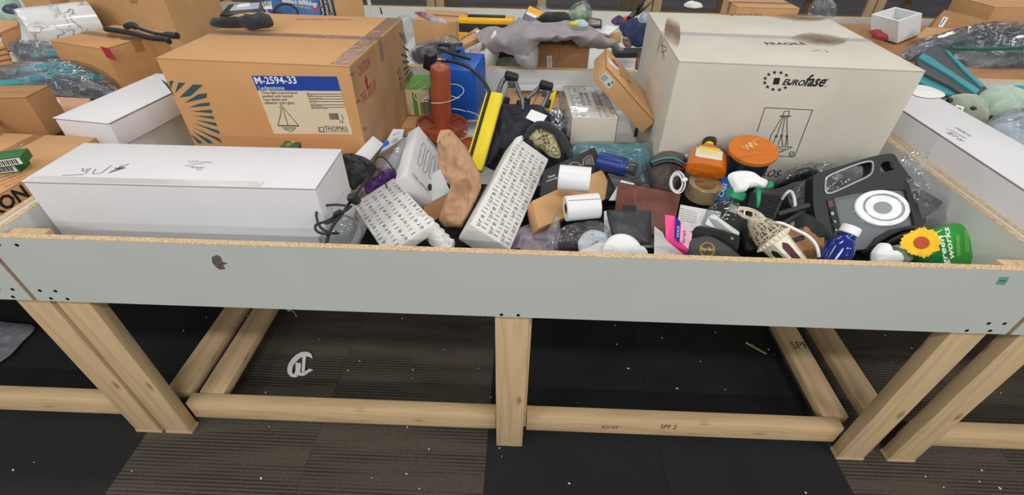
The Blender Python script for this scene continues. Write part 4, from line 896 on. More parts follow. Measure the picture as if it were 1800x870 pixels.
for k in range(22):
    a = k*2*pi/22; m.box(TR(c+q.n*.0005+ux*.0135*cos(a)+uy*.0135*sin(a)), (.0014, .0008, .0008))
mk('gold_emblem', m, gold, t)
# ---- papers
for px, z, lb in (([(1188, 408), (1262, 402), (1268, 372), (1196, 360)], [.78, .785, .80, .80], 'printed white papers under the brown tape roll'), ([(1190, 420), (1250, 400), (1245, 385), (1188, 412)], [.77, .78, .785, .775], 'grey card below the printed papers')):
    t, pl = slab(px, z, .004, paperw if z[0] == .78 else pm('grey_card', (176, 178, 180), .6), 'paper_stack', bev=0, label=lb, cat='paper')
    if z[0] == .78: ink_lines(t, pl, [[(1196, 366+k*4.2), (1226-k*.5, 374+k*3.6)] for k in range(6)], .8, inkg)
# ---- brown tape roll
T = axis(at(1231, 343, .79), (.03, -.12, 1)); t = mk('tape_roll', MB().lathe(T, [(.0355, 0), (.047, 0), (.048, .001), (.048, .047), (.047, .048), (.0365, .048), (.0355, .047), (.0355, 0)], 44, False, False), pm('brown_tape', (150, 132, 102), .22, var=.06, coat=.5, trans=.0), label='roll of brown packing tape under the orange bottle', cat='tape')
mk('core', MB().lathe(T, [(.0325, .002), (.0355, .002), (.0355, .046), (.0325, .046), (.0325, .002)], 36, False, False), kraft, t)
Q = [T @ V((.0322*cos(a), .0322*sin(a), .028)) for a in [1.1+i*.1 for i in range(10)]]
mk('core_print', MB().tube(Q, .0012, 5), inkr, t)
# ---- orange bottle
a, b = at(1243, 300, .872), at(1262, 271, .892)
ax = V((.30, .92, .16)); T = axis(at(1240, 301, .872)-ax.normalized()*.0, ax); ora = pm('orange_liquid', (232, 122, 16), .12, var=.08, scale=8, trans=.35, coat=.6)
t = mk('orange_bottle', MB().loft(T, [(0, .05, .021), (.003, .055, .025), (.07, .056, .025), (.095, .045, .021), (.115, .022, .016), (.122, .016, .014)], 36, 3), ora, label='amber orange bottle with yellow neck lying on the tape roll', cat='bottle')
mk('neck', MB().lathe(T, [(.016, .12), (.016, .134)], 24), pm('yellow_neck', (226, 188, 40), .4), t)
mk('cap', MB().loft(T, [(.132, .018, .017), (.136, .02, .018), (.165, .02, .017), (.17, .017, .014)], 24), black, t)
mk('label', MB().box(T @ TR((0, -.0247, .052)), (.075, .002, .045), .0008).box(T @ TR((0, .0247, .052)), (.075, .002, .045), .0008), pm('bottle_label', (214, 208, 190), .5), t)
mk('label_band', MB().box(T @ TR((0, .0257, .078)), (.06, .001, .012)).box(T @ TR((0, .0257, .060)), (.05, .001, .003)).box(T @ TR((0, .0257, .05)), (.055, .001, .003)), pm('yellow_neck', (226, 188, 40)), t)
m = MB().tube([at(u, v, .885) for u, v in ((1238, 272), (1240, 264), (1255, 262), (1270, 266), (1276, 276), (1270, 284))], .007, 10)
mk('black_strap', m, blackf, label='black webbing strap behind the orange bottle', cat='strap')
# ---- glass jar with wooden lid
c = at(1324, 263, .925); ax = V((-.08, -.165, .98)); T = axis(c, ax); R = .068
t = mk('glass_jar', MB().lathe(T, [(.038, -.15), (.043, -.148), (.047, -.12), (.058, -.02), (.060, -.008)], 40, True, False), pm('smoky_glass', (44, 66, 84), .06, trans=.55, coat=.5), label='dark glass jar with orange wooden monogram lid before the FRAGILE carton', cat='jar')
mk('wooden_lid', MB().lathe(T, [(R*.86, -.018), (R*.86, -.010), (R, -.009), (R*1.01, -.004), (R, .002), (R*.97, .004), (.001, .004)], 48), pm('orange_wood', (204, 112, 36), .4, kind='wood', scale=(6, 45, 6), bscale=(3, 6, 3)), t)
q = Plane(c+T.col[2].xyz*.0042, T.col[2].xyz); m = MB()
addtext(m, 'W', q.hit(1313, 265), q.hit(1327, 258), q.n); addtext(m, 'W', q.hit(1321, 262), q.hit(1336, 254), q.n); strokes(m, q, [[(1312, 252), (1326, 248)], [(1326, 247), (1334, 244)]], .9)
mk('monogram', m, pm('pale_engraving', (226, 188, 140), .6), t, smooth=False)
# ---- blue booklet
t, pl = slab([(1258, 352), (1283, 352), (1296, 318), (1268, 308)], [.80, .80, .84, .845], .02, pm('mid_blue_card', (22, 84, 162), .45, var=.06), 'blue_box', label='blue box with white lettering behind the spray bottle', cat='box')
ptxt(t, pl, 'CREI', (1270, 347), (1278, 325), whitei, squash=.8); ptxt(t, pl, 'nature care', (1278, 348), (1287, 326), whitei, squash=.7)
# ---- clear spray bottle
a = at(1262, 412, .775); b = at(1291, 345, .875); T = axis(a, b-a, (0, -.4, .9)); H = (b-a).length
t = mk('spray_bottle', MB().loft(T, [(0, .046, .026), (.005, .052, .03), (H*.45, .052, .03), (H*.66, .046, .028), (H*.8, .028, .022), (H*.88, .017, .017), (H*.92, .02, .02), (H, .018, .018)], 36, 2.4), clearp, label='clear spray bottle with white and green trigger head', cat='bottle')
q = Plane(pl_ := T @ V((0, 0, H*.35)), (-.1, -.62, .78)); q = Plane(q.o+q.n*.031, q.n)
lb = mk('back_label', MB().plate([q.hit(*p) for p in ((1250, 378), (1256, 377), (1300, 408), (1298, 420), (1240, 394), (1244, 384))], q.n, .0006), pm('grey_white_label', (206, 210, 208), .5), t, smooth=False)
m = MB(); strokes(m, q, [[(1248+k*1.4-3, 383+k*2.1), (1262+k*4, 388+k*3.2)] for k in range(8)], 1.0); mk('fine_print', m, inkg, lb, smooth=False)
q2 = Plane(T @ V((0, -.02, H*.8)), (-.1, -.62, .78)); t3 = mk('front_sticker', MB().plate([q2.hit(*p) for p in ((1284, 356), (1298, 364), (1294, 376), (1278, 370))], q2.n, .0006), pm('cream_sticker', (214, 204, 186)), t, smooth=False)
green = pm('nozzle_green', (16, 142, 92), .35, var=.04)
mk('collar', MB().lathe(T, [(.024, H*.96), (.026, H*.98), (.026, H*1.12), (.02, H*1.16)], 24), green, t)
q = Plane(T @ V((0, 0, H*1.25)), (.05, -.75, .65)); q = Plane(q.o+q.n*.016, q.n)
mk('trigger_head', pillow([(1292, 338), (1288, 330), (1282, 320), (1279, 310), (1287, 303), (1304, 300), (1322, 302), (1337, 312), (1350, 319), (1344, 331), (1330, 329), (1312, 332), (1308, 338)], q, .018, .018, n=64, K=8, amp=0, pw=.4), white, t)
mk('nozzle', pillow([(1343, 331), (1350, 318), (1357, 323), (1357, 331), (1346, 334)], q, .014, .014, n=28, K=5, amp=0, pw=.4), green, t)
mk('trigger', pillow([(1329, 330), (1337, 330), (1337, 350), (1334, 363), (1330, 362)], Plane(q.o-q.n*.002, q.n), .006, .006, n=28, K=4, amp=0, pw=.4), green, t)
mk('dip_tube', MB().tube([T @ V((0, 0, H*.95)), T @ V((.004, 0, H*.5)), T @ V((.012, 0, .03))], .003, 8), film('green_tint', (180, 220, 196), .2, .1, 5, .1, .3), t)
# ---- ribbed black vent
t, pl = slab([(1312, 386), (1358, 396), (1380, 344), (1318, 336)], [.785, .785, .825, .83], .014, black, 'ribbed_vent', label='black ribbed plastic vent behind the green trigger', cat='vent')
for k in range(14):
    f_ = k/13; A = pl.hit(1313+f_*5, 382-f_*43, .002); B = pl.hit(1356+f_*20, 392-f_*45, .002)
    mk('rib', MB().box(axis((A+B)/2, B-A, pl.n), (.0035, .004, (B-A).length*.94)), charcoal, t, smooth=False)
# ---- cream lantern
cream = pm('cream_metal', (226, 216, 196), .45, var=.05)
a = at(1322, 384, .86); b = at(1398, 462, .80); T = axis(a, b-a, (0, -.5, .85)); H = (b-a).length
t = empty('lantern', Matrix.Translation(a), 'cream pierced metal lantern with coloured panes lying at the front rim', 'lantern')
bm = bmesh.new(); prof = [(.010, -.004), (.020, .008), (.031, .03), (.037, .055), (.038, .068)]; n = 18; V_ = []
for r_, z in prof: V_.append([bm.verts.new(T @ V((r_*cos(2*pi*i/n), r_*sin(2*pi*i/n), z))) for i in range(n)])
for k in range(len(prof)-1):
    for i in range(n):
        j = (i+1) % n; q_ = [V_[k][i], V_[k][j], V_[k+1][j], V_[k+1][i]]
        if (i+k) % 2: bm.faces.new((q_[0], q_[1], q_[2])); bm.faces.new((q_[0], q_[2], q_[3]))
        else: bm.faces.new((q_[0], q_[1], q_[3])); bm.faces.new((q_[1], q_[2], q_[3]))
bmesh.ops.wireframe(bm, faces=bm.faces[:], thickness=.0032, offset=0, use_replace=True, use_even_offset=True); bm.verts.index_update()
mk('pierced_dome', MB().add([v.co.copy() for v in bm.verts], [[v.index for v in f.verts] for f in bm.faces]), cream, t); bm.free()
mk('beaded_band', MB().lathe(T, [(.036, .066), (.042, .068), (.043, .074), (.042, .079), (.036, .081)], 24), cream, t)
m = MB()
for k in range(24): m.sph(T @ TR((.044*cos(k*pi/12), .044*sin(k*pi/12), .0735)), .0036, 8, 5)
mk('band_bead', m, cream, t)
cols = [pm('green_glass', (30, 62, 54), .15, coat=.5, var=.3, scale=60, bump=.5), pm('plum_glass', (88, 50, 62), .15, coat=.5, var=.3, scale=60, bump=.5)]
for k in range(6):
    a0, a1 = k*pi/3+.26, (k+1)*pi/3+.26
    def P_(a_, z, r_): return T @ V((r_*cos(a_), r_*sin(a_), z))
    r0, r1 = .038, .026; z0, z1_ = .08, H+.02
    q_ = [P_(a0, z0, r0), P_(a1, z0, r0), P_(a1, z1_, r1), P_(a0, z1_, r1)]; nn = (q_[2]-q_[0]).cross(q_[3]-q_[1]).normalized(); mid = (a0+a1)/2
    if nn.dot(P_(mid, .1, 1)-P_(mid, .1, 0)) < 0: nn = -nn
    lp = lambda s_, t_: (q_[0]*(1-s_)+q_[1]*s_)*(1-t_)+(q_[3]*(1-s_)+q_[2]*s_)*t_
    hole = [lp(s_, t_) for s_, t_ in ((.5, .1), (.66, .17), (.76, .24), (.76, .78), (.66, .84), (.5, .9), (.34, .84), (.24, .78), (.24, .24), (.34, .17))]
    mk('side_frame', MB().plate(q_, nn, .002, [hole]), cream, t, smooth=False)
    mk('pane', MB().plate([lp(s_, t_)-nn*.002 for s_, t_ in ((.1, .05), (.9, .05), (.9, .95), (.1, .95))], nn, .0012), cols[k % 2], t, smooth=False)
c = at(1313, 374, .885); mk('top_ring', MB().tube([T @ V((.012*cos(k*pi/6), .004, -.014+.012*sin(k*pi/6))) for k in range(12)], .0022, 8, 1, True), cream, t)
P = [at(u, v, z) for u, v, z in ((1296, 372, .87), (1300, 366, .875), (1318, 368, .88), (1334, 376, .88), (1342, 384, .875), (1340, 388, .87), (1325, 386, .868), (1308, 380, .865))]
mk('cream_band', MB().rings([[p+V((0, 0, .005)), p+V((0, 0, -.005)), p+V((.002, -.002, -.005)), p+V((.002, -.002, .005))] for p in bez(P+[P[0]], 40)], False, False), cream, label='cream oval band lying between spray bottle and lantern', cat='band')
# ---- cables, dark straps
mk('white_cable', MB().tube([at(u, v, z) for u, v, z in ((1350, 392, .84), (1372, 392, .845), (1395, 402, .84), (1420, 415, .83), (1435, 432, .82), (1440, 452, .80))], .0042), white, label='thick white cable curving from lantern to the front rim', cat='cable')
mk('white_hoop', MB().tube([at(u, v, z) for u, v, z in ((1375, 350, .85), (1382, 340, .87), (1390, 336, .875), (1396, 348, .87), (1398, 368, .85))], .004), pm('off_white', (206, 206, 204), .4), label='white plastic hoop in front of the crinkled dark bag', cat='hoop')
def stick(pts, r, lb, nm='plastic_rod'): mk(nm, MB().tube([at(*p) for p in pts], r, 8, 2), charcoal, label=lb, cat='rod')
stick([(1368, 376, .845), (1400, 367, .86), (1421, 361, .865)], .007, 'upper black plastic rod pointing at the magnifier')
stick([(1358, 405, .83), (1385, 388, .84), (1412, 371, .85)], .006, 'middle black plastic rod below the other rod')
stick([(1378, 426, .81), (1400, 421, .815), (1412, 417, .82)], .006, 'lower black plastic rod on the brown paper')
mk('brown_paper', sheet([[at(u, v, .755) for u, v in ((1350, 455), (1395, 460), (1450, 455))], [at(u, v, .785) for u, v in ((1365, 425), (1400, 425), (1445, 430))], [at(u, v, .79) for u, v in ((1360, 398), (1400, 395), (1435, 400))]], amp=.02, fr=13, seed=9), pm('brown_wrap_paper', (166, 122, 80), .7, var=.15, scale=25), label='crumpled brown wrapping paper under the lantern', cat='paper')
mk('black_bundle', pillow([(1300, 420), (1296, 395), (1310, 385), (1345, 395), (1352, 420), (1340, 445), (1310, 445)], PL(1325, 415, .79), .03, .03, amp=.012, fr=26, seed=13), pm('black_nylon', (24, 25, 27), .5, var=.3, scale=30), label='black nylon bundle behind the lantern', cat='bundle')
mk('dark_jacket', pillow([(1400, 420), (1385, 395), (1400, 375), (1430, 385), (1450, 410), (1470, 440), (1440, 440)], PL(1430, 410, .775), .03, .03, amp=.01, fr=24, seed=14), pm('dark_green_cloth', (42, 50, 48), .85, var=.3, scale=30), label='dark cloth wedged left of the magnifier', cat='cloth')
t = mk('dark_bag_contents', pillow([(1358, 330), (1370, 312), (1390, 302), (1420, 296), (1438, 300), (1436, 312), (1400, 318), (1375, 328)], PL(1400, 312, .83), .022, .02, amp=.01, fr=26, seed=15), black, label='dark things in a crinkled bag before the ROS print', cat='bag')
mk('clear_bag', pillow([(1360, 328), (1380, 302), (1410, 290), (1440, 288), (1470, 290), (1440, 312), (1400, 316)], PL(1410, 306, .85), .024, .02, amp=.014, fr=36, seed=16), bubble, t)
mk('clear_pouch', pillow([(1392, 330), (1410, 318), (1436, 312), (1440, 370), (1425, 380), (1400, 372), (1385, 350)], PL(1415, 345, .82), .02, .02, amp=.01, fr=26, seed=17), bagf, label='soft clear pouch left of the magnifier body', cat='bag')
# ---- backpack, white and red bag, earphones
t = mk('grey_backpack', pillow([(1144, 278), (1170, 268), (1198, 274), (1206, 290), (1196, 325), (1180, 345), (1150, 340), (1140, 310)], PL(1172, 305, .80), .05, .04, amp=.008, fr=20, seed=18), pm('grey_mesh_fabric', (96, 88, 84), .9, kind='mesh', bscale=260), label='small grey mesh backpack behind the leather folder', cat='backpack')
m = MB().tube([PL(1172, 290, .855).hit(u, v) for u, v in ((1145, 290), (1165, 284), (1185, 284), (1202, 292))], .008); mk('zip_band', m, black, t)
m = MB().tube([PL(1172, 285, .862).hit(u, v) for u, v in ((1145, 285), (1165, 279), (1185, 278), (1202, 287))], .003); mk('teal_piping', m, tealf, t)
t = mk('white_bag', pillow([(1160, 280), (1165, 266), (1180, 264), (1210, 274), (1235, 274), (1222, 292), (1195, 296), (1175, 290)], PL(1195, 280, .82), .025, .02, amp=.012, fr=26, seed=19), pm('white_bag_plastic', (222, 220, 222), .4, var=.04), label='crumpled white plastic bag with red print behind the orange bottle', cat='bag')
q = PL(1205, 288, .85); mk('red_print', pillow([(1192, 292), (1212, 284), (1210, 296), (1198, 297)], q, .004, .004, n=20, K=4, amp=0), pm('coral_red', (226, 62, 72), .5), t)
m = MB()
for k in range(6): 
    c0 = (1190+random.uniform(-2, 2), 322+random.uniform(-2, 2)); z = .835+k*.0022; r_ = 9+k*.8
    m.tube([at(c0[0]+r_*cos(a), c0[1]+r_*1.5*sin(a), z) for a in [i*pi/7 for i in range(14)]], .0016, 6, 2, True)
t = mk('earphones', m, white, label='coiled white earphone cable left of the tape roll', cat='earphones')
mk('earbud', MB().sph(axis(at(1203, 316, .85), (1, 0, .3)), (.007, .007, .01), 12, 8), white, t)
# ---- magnifier device
P0 = at(1535, 350, .85); c4 = [at(1440, 432, .765), at(1626, 408, .80), at(1572, 271, .935), at(1430, 307, .905)]
nn = (c4[2]-c4[0]).cross(c4[3]-c4[1]).normalized()
if nn.dot(CAM-c4[0]) < 0: nn = -nn
pl = Plane(sum(c4, V((0, 0, 0)))/4, nn)
def z8(u, v): return (1420+u*.2414, 260+v*.2414)
def zz(*l): return [z8(*p) for p in l]
H_ = lambda px, off=0: [pl.hit(u, v, off) for u, v in px]
ol = resample(zz((50, 195), (150, 158), (300, 112), (450, 68), (540, 48), (625, 42), (655, 85), (700, 150), (760, 225), (800, 320), (845, 450), (860, 545), (800, 580), (690, 600), (600, 640), (500, 700), (390, 745), (250, 742), (140, 700), (105, 640), (60, 520), (40, 400), (38, 260)), 90)
hole1 = resample(zz((130, 240), (150, 205), (250, 160), (380, 112), (450, 98), (472, 110), (470, 165), (440, 205), (330, 258), (200, 318), (150, 330), (130, 318)), 48)
hole2 = resample(zz((535, 118), (560, 100), (600, 100), (625, 130), (632, 152), (590, 168), (535, 178), (528, 150)), 24)
scr = zz((190, 360), (400, 318), (560, 300), (715, 305), (740, 400), (780, 560), (600, 595), (510, 650), (440, 735), (330, 745), (255, 620))
t = mk('magnifier', MB().plate(H_(ol), pl.n, .035, [H_(hole1), H_(hole2), H_(scr)]), charcoal, label='black handheld magnifier with round lens and carrying handle', cat='magnifier')
mk('handle_trim', MB().tube(H_(hole1, .001), .0028, 8, 1, True), pm('silver_trim', (180, 182, 184), .3, metal=.5), t)
mk('lens_plate', MB().plate(H_(scr, -.010), pl.n, .006), pm('grey_mirror', (134, 140, 144), .12, metal=.35, var=.02), t, smooth=False)
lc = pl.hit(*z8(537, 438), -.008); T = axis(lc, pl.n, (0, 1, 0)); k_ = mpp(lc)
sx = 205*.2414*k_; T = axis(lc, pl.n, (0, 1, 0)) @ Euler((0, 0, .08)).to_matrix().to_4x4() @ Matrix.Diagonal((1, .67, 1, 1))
m = MB().lathe(T, [(sx, .0), (sx*.98, .005), (sx*.8, .009), (sx*.62, .007), (sx*.45, .004), (.001, .003)], 48); mk('round_lens', m, pm('reflection_white', (240, 243, 245), .05, coat=1, var=.01), t)  # white of the lens paints its bright lamp reflection
T2 = T @ TR((0, 0, .0045)); mk('reflection_ring', MB().lathe(T, [(sx*.66, .0075), (sx*.68, .0088), (sx*.74, .0092), (sx*.76, .0088)], 48, False, False), pm('reflection_grey', (150, 156, 160), .1, coat=1), t); mk('reflection_centre', MB().lathe(T2, [(sx*.34, -.001), (sx*.33, .001), (.001, .002)], 32), pm('reflection_grey', (150, 156, 160), .1, coat=1), t)  # grey ring and centre paint the darker bands of that reflection
bp = zz((135, 380), (185, 368), (245, 618), (190, 645)); b_ = mk('button_panel', MB().plate(H_(bp, .0015), pl.n, .004), black, t, smooth=False)
for k, mt in enumerate((pm('red_brown_button', (92, 62, 54), .5), black, black, black)):
    u0, v0 = 164+k*14.5, 410+k*61; q_ = zz((u0-20, v0-26), (u0+16, v0-32), (u0+28, v0+16), (u0-8, v0+24)); bt = mk('button', MB().plate(H_(q_, .004), pl.n, .004), mt, b_, smooth=False)
m = MB(); strokes(m, Plane(pl.o+pl.n*.0035, pl.n), [zz((172, 470), (186, 468), (188, 484), (174, 486), (172, 470)), zz((190, 532), (200, 530), (202, 545)), zz((205, 590), (205, 602), (216, 598))], 1.2); mk('button_icons', m, whitei, b_, smooth=False)
mk('bag_behind', pillow(zz((90, 300), (120, 150), (300, 90), (480, 60), (640, 60), (660, 180), (500, 260), (300, 330)), Plane(pl.o-pl.n*.045, pl.n), .006, .03, amp=.008, fr=30, seed=71), bagf, t, label='clear bag behind the handle')
mk('switch', MB().plate(H_(zz((595, 105), (620, 110), (636, 150), (612, 150)), .002), pl.n, .01), black, t, smooth=False)
q = Plane(pl.o-pl.n*.015, pl.n); mk('side_knob', MB().plate([q.hit(*p) for p in zz((770, 260), (860, 320), (975, 385), (982, 400), (950, 440), (880, 490), (840, 470))], q.n, .02), charcoal, t)
mk('stand_foot', pillow(zz((390, 745), (500, 700), (600, 640), (690, 600), (780, 580), (760, 640), (640, 700), (560, 750), (440, 790)), Plane(pl.o-pl.n*.02, pl.n), .015, .015, amp=0), black, t)
m = sheet([[at(1590, 262, .93), at(1615, 268, .93), at(1634, 268, .935)], [at(1585, 300, .90), at(1610, 310, .90), at(1628, 300, .91)], [at(1600, 340, .87), at(1635, 345, .86), at(1660, 350, .85)], [at(1625, 385, .82), at(1650, 390, .80), at(1662, 392, .79)]], amp=.008, fr=16, seed=4, t=0)
mk('clear_bag', m, bagf, label='clear plastic bag sticking out behind the magnifier', cat='bag')
# ---- navy bottle with white cap
a, b = at(1462, 462, .79), at(1496, 402, .865); T = axis(a, b-a); H = (b-a).length
t = mk('navy_bottle', MB().lathe(T, [(.028, -.03), (.0335, -.026), (.0335, H*.42), (.030, H*.55), (.020, H*.72), (.021, H*.78), (.019, H*.8), (.019, H*.86)], 36), pm('cobalt_plastic', (22, 42, 132), .14, trans=.25, coat=.5, var=.05), label='cobalt blue bottle with white cap in front of the magnifier', cat='bottle')
mk('cap', MB().lathe(T, [(.021, H*.84), (.0225, H*.86), (.0225, H*1.03), (.021, H*1.06), (.001, H*1.065)], 32), white, t)
# ---- green spray cleaner lying down
gg = pm('cleaner_green', (40, 160, 44), .16, coat=.6, var=.08, scale=6, trans=.1); dg = pm('cleaner_dark_green', (18, 128, 70), .2, coat=.6)
a, b = at(1732, 427, .765), at(1588, 446, .765); nrm = V((.02, -.62, .78)); T = axis(a, b-a, V((0, .78, .62))); H = (b-a).length
z = (b-a).normalized(); y = nrm-z*nrm.dot(z); y.normalize(); x = y.cross(z); T = Matrix((x, y, z)).transposed().to_4x4(); T.translation = a
t = mk('cleaner_bottle', MB().loft(T, [(0, .040, .026), (.006, .05, .032), (.03, .062, .036), (H*.35, .065, .037), (H*.55, .059, .035), (H*.78, .038, .028), (H*.92, .022, .02), (H, .02, .018)], 44, 2.5), gg, label='green cleaner bottle with sunflower label lying in the right corner', cat='bottle')
mk('neck_sleeve', MB().loft(T, [(H*.7, .046, .031), (H*.8, .037, .0285), (H*.93, .0225, .021), (H*1.02, .021, .019)], 36, 2.4), dg, t)
q = Plane(T @ V((0, .0375, H*.4)), y)
def fpt(u, v, o=0): return q.hit(*z8(u, v), o)
fc = (830, 690); fl = MB()
yl = pm('sunflower_yellow', (238, 190, 24), .4, var=.12, scale=60)
for k in range(26):
    a_ = k*2*pi/26; r1 = random.Random(k).uniform(122, 150)+(30 if 11 < k < 15 else 0)
    dx, dy = cos(a_), sin(a_)*.78; px, py = -sin(a_), cos(a_)*.78
    c0 = (fc[0]+dx*50, fc[1]+dy*50); c1 = (fc[0]+dx*(r1-22), fc[1]+dy*(r1-22)); c2 = (fc[0]+dx*r1*1.02, fc[1]+dy*r1*1.02)
    fl.plate([fpt(c0[0]+px*20, c0[1]+py*20, .0012+.0006*(k % 2)), fpt(c1[0]+px*27, c1[1]+py*27, .0018), fpt(*c2, .0012), fpt(c1[0]-px*27, c1[1]-py*27, .0018), fpt(c0[0]-px*20, c0[1]-py*20, .0012)], q.n, .0005)
lb = mk('sunflower', fl, yl, t, smooth=False)
mk('flower_centre', MB().plate([fpt(fc[0]+58*cos(k*pi/12), fc[1]+46*sin(k*pi/12), .003) for k in range(24)], q.n, .001), pm('flower_brown', (176, 72, 28), .5, var=.3, scale=200), lb, smooth=False)
ptxt(t, q, 'green', z8(1024, 855), z8(982, 640), whitei, bold=.015, off=.001, squash=.72); ptxt(t, q, 'works', z8(1066, 812), z8(1024, 580), whitei, bold=.015, off=.001, squash=.8)
m = MB(); strokes(m, q, [[z8(1090+k*9, 790-k*4), z8(1082+k*9, 640-k*4)] for k in range(3)]+[[z8(1150+k*10, 760-k*4), z8(1140+k*10, 600-k*4)] for k in range(3)], .9, .0008); mk('fine_print', m, pm('pale_green_print', (150, 206, 130)), t, smooth=False)
mk('nozzle', pillow(zz((460, 780), (475, 740), (510, 700), (545, 690), (580, 700), (600, 745), (640, 750), (680, 780), (690, 825), (640, 850), (480, 850)), PL(1560, 446, .79, (0, -.6, .8)), .02, .02, n=60, amp=0, pw=.45), white, t)
mk('nozzle_collar', MB().lathe(T, [(.024, H*.98), (.026, H), (.026, H*1.08), (.022, H*1.1)], 28), pm('grey_green_plastic', (150, 172, 156), .4), t)
# ================================================================== neighbouring bins
def corner_carton(name, label, p, a, b, rot, z0, z1, sx=1, mat=kraft, seam='x', **kw):   # near vertical edge at p (photo pixel, height)
    q = at(*p); x = V((cos(rot), sin(rot), 0)); y = V((-sin(rot), cos(rot), 0)); c = q-x*(sx*a/2)+y*(b/2)
    T = TR((c.x, c.y, (z0+z1)/2), (0, 0, rot)); d = (a, b, z1-z0)
    return carton(name, label, 'box', T, d, mat, seam, **kw), T, d
teal2 = pm('teal_rubber', (52, 140, 148), .5, var=.1); darkr = pm('dark_grey_rubber', (70, 74, 78), .6, var=.1, scale=20)
pinkt = pm('pink_tan_board', (204, 158, 130), .7, var=.06)
# ---- left front bin
d = (.36, .40, .20); T = TR((-.243, .265, .80), (0, 0, -.03))
t = carton('kraft_carton', 'wide brown carton in the left bin, dark letters on its side', 'box', T, d, kraft, 'y')
f = F(T, d, '+x'); ptxt(t, f, 'XON', (-16, 386), (52, 344), ink, bold=.03, squash=1.05)
f = F(T, d, '+z'); m = MB()
for k in range(4): addtext(m, ('CAUTION KEEP', 'THIS SIDE UP', 'DO NOT DROP', 'FRAGILE PART')[k], f.hit(-8+k*6, 318+k*4), f.hit(34+k*6, 302+k*3.2), f.n, off=.0014)
mk('printed_text', m, inkr, t, smooth=False)
green2 = pm('green_carton', (34, 104, 46), .5, var=.12)
for k, (u, v, z, r, lb) in enumerate(((8, 291, .912, .3, 'lower small green box on the wide brown carton'), (12, 279, .938, .42, 'upper small green box with barcode edge on the wide brown carton'))):
    T = TR(at(u, v, z), (0, 0, r)); dd = (.085, .05, .024); t = mk('green_box', MB().box(T, dd, .001), green2, T=T @ Matrix.Translation((0, 0, -.012)), label=lb, cat='box')
    f = face(T, dd, '-y'); mk('label', MB().box(T @ TR((0, -.0254, 0)), (.075, .0008, .017)), paperw, t, smooth=False)
    m = MB()
    for j in range(14): m.box(T @ TR((-.03+j*.0045, -.0259, 0)), (.002+.0012*(j % 2), .0004, .013))
    mk('barcode', m, ink, t, smooth=False)
t, T, d = corner_carton('kraft_carton', 'small worn brown carton standing behind the wide brown carton', (80, 226, .90), .20, .10, .10, .87, 1.0, 1, kraftd, tp=False)
slab([(-12, 235), (-2, 215), (6, 170), (-12, 160)], [.92, .92, .98, .98], .02, kraftd, 'cardboard_sheet', label='brown cardboard sheet left of the small worn carton', cat='cardboard')
t, pl = slab([(86, 204), (152, 196), (158, 172), (90, 170)], [.885, .885, .90, .90], .02, pinkt, 'printed_board', label='pinkish tan board with white curve, left of the white box on the rim', cat='board')
ink_lines(t, pl, [[(88, 190), (98, 188), (104, 182), (102, 176), (92, 174)]], 3, whitei)
t, pl = slab([(78, 238), (135, 238), (150, 200), (95, 205)], [.85, .85, .87, .87], .03, pm('red_brown_card', (168, 112, 88), .6, var=.15), 'printed_box', label='reddish brown printed box under the pinkish board', cat='box')
ink_lines(t, pl, [[(92, 228), (112, 216)], [(96, 232), (116, 222)]], 2.5, pm('pale_pink', (232, 190, 206)))
T = TR((-.285, 1.075, .925), (0, 0, -.43)); d = (.29, .26, .225)
T = TR((-.36, 1.03, .915), (0, 0, -.30)); d = (.27, .25, .24)
t = carton('kraft_carton', 'brown carton with a red diamond sticker and black straps on top', 'box', T, d, pm('mid_kraft', (188, 140, 90), .75, var=.08, scale=9), 'x')
f = F(T, d, '-y'); dec(t, f, [(175.4, 81), (191.7, 85.7), (205.5, 106.7), (188.5, 101.5)], pm('red_sticker', (164, 32, 50), .6), 'red_sticker')
st_ = lambda pts, r, nm, lb: mk(nm, MB().tube([at(*p) for p in pts], r, 8), black, label=lb, cat='strap')
st_([(186, 51, 1.05), (225, 57, 1.05), (262, 66, 1.05), (290, 69, 1.05), (297, 73, 1.05)], .010, 'black_strap', 'flat black strap lying across the red-sticker carton')
mk('black_tool', MB().tube([at(*p) for p in ((222, 47, 1.05), (232, 44, 1.06), (245, 50, 1.055), (275, 59, 1.05), (312, 63, 1.05))], [.012, .013, .006, .006, .012], 10), charcoal, label='slim dark tool lying on the red-sticker carton', cat='tool')
def wrapped(label, ol, z, stripes, amp=.012, h=.05, seed=1, n=(0, -.4, .9), dark=darkr):
    us = [p[0] for p in ol]; vs_ = [p[1] for p in ol]; pl = PL(sum(us)/len(us), sum(vs_)/len(vs_), z, n)
    cx, cy = sum(us)/len(us), sum(vs_)/len(vs_)
    t = mk('wrapped_fins', pillow([(cx+(u-cx)*.93, cy+(v-cy)*.9) for u, v in ol], pl, h*.7, h, amp=amp*.5, fr=12, seed=seed), dark, label=label, cat='fins')
    for s_ in stripes:
        mk('teal_strip', MB().tube([pl.hit(u, v, h*.5) for u, v in s_], [.016, .022, .022, .014], 8), teal2, t)
    mk('clear_wrap', pillow(ol, pl, h*1.05, h*.6, n=80, K=12, amp=amp, fr=22, seed=seed+3), bubble, t); return t
wrapped('clear-wrapped dark and teal fins, upper bundle below the marble cylinder', [(22, 96), (18, 78), (45, 82), (60, 80), (100, 83), (140, 92), (166, 102), (170, 118), (120, 121), (60, 123), (35, 112)], .93, [[(60, 100), (100, 96), (150, 104)], [(90, 112), (130, 110), (165, 114)]], seed=21)
wrapped('clear-wrapped dark and teal fins, lower bundle left of the white box', [(-20, 140), (0, 128), (30, 122), (80, 116), (130, 114), (175, 120), (200, 140), (206, 165), (170, 173), (100, 168), (40, 160), (0, 152)], .92, [[(0, 150), (60, 142), (120, 132), (170, 138)], [(30, 128), (80, 122), (140, 120)]], seed=25)
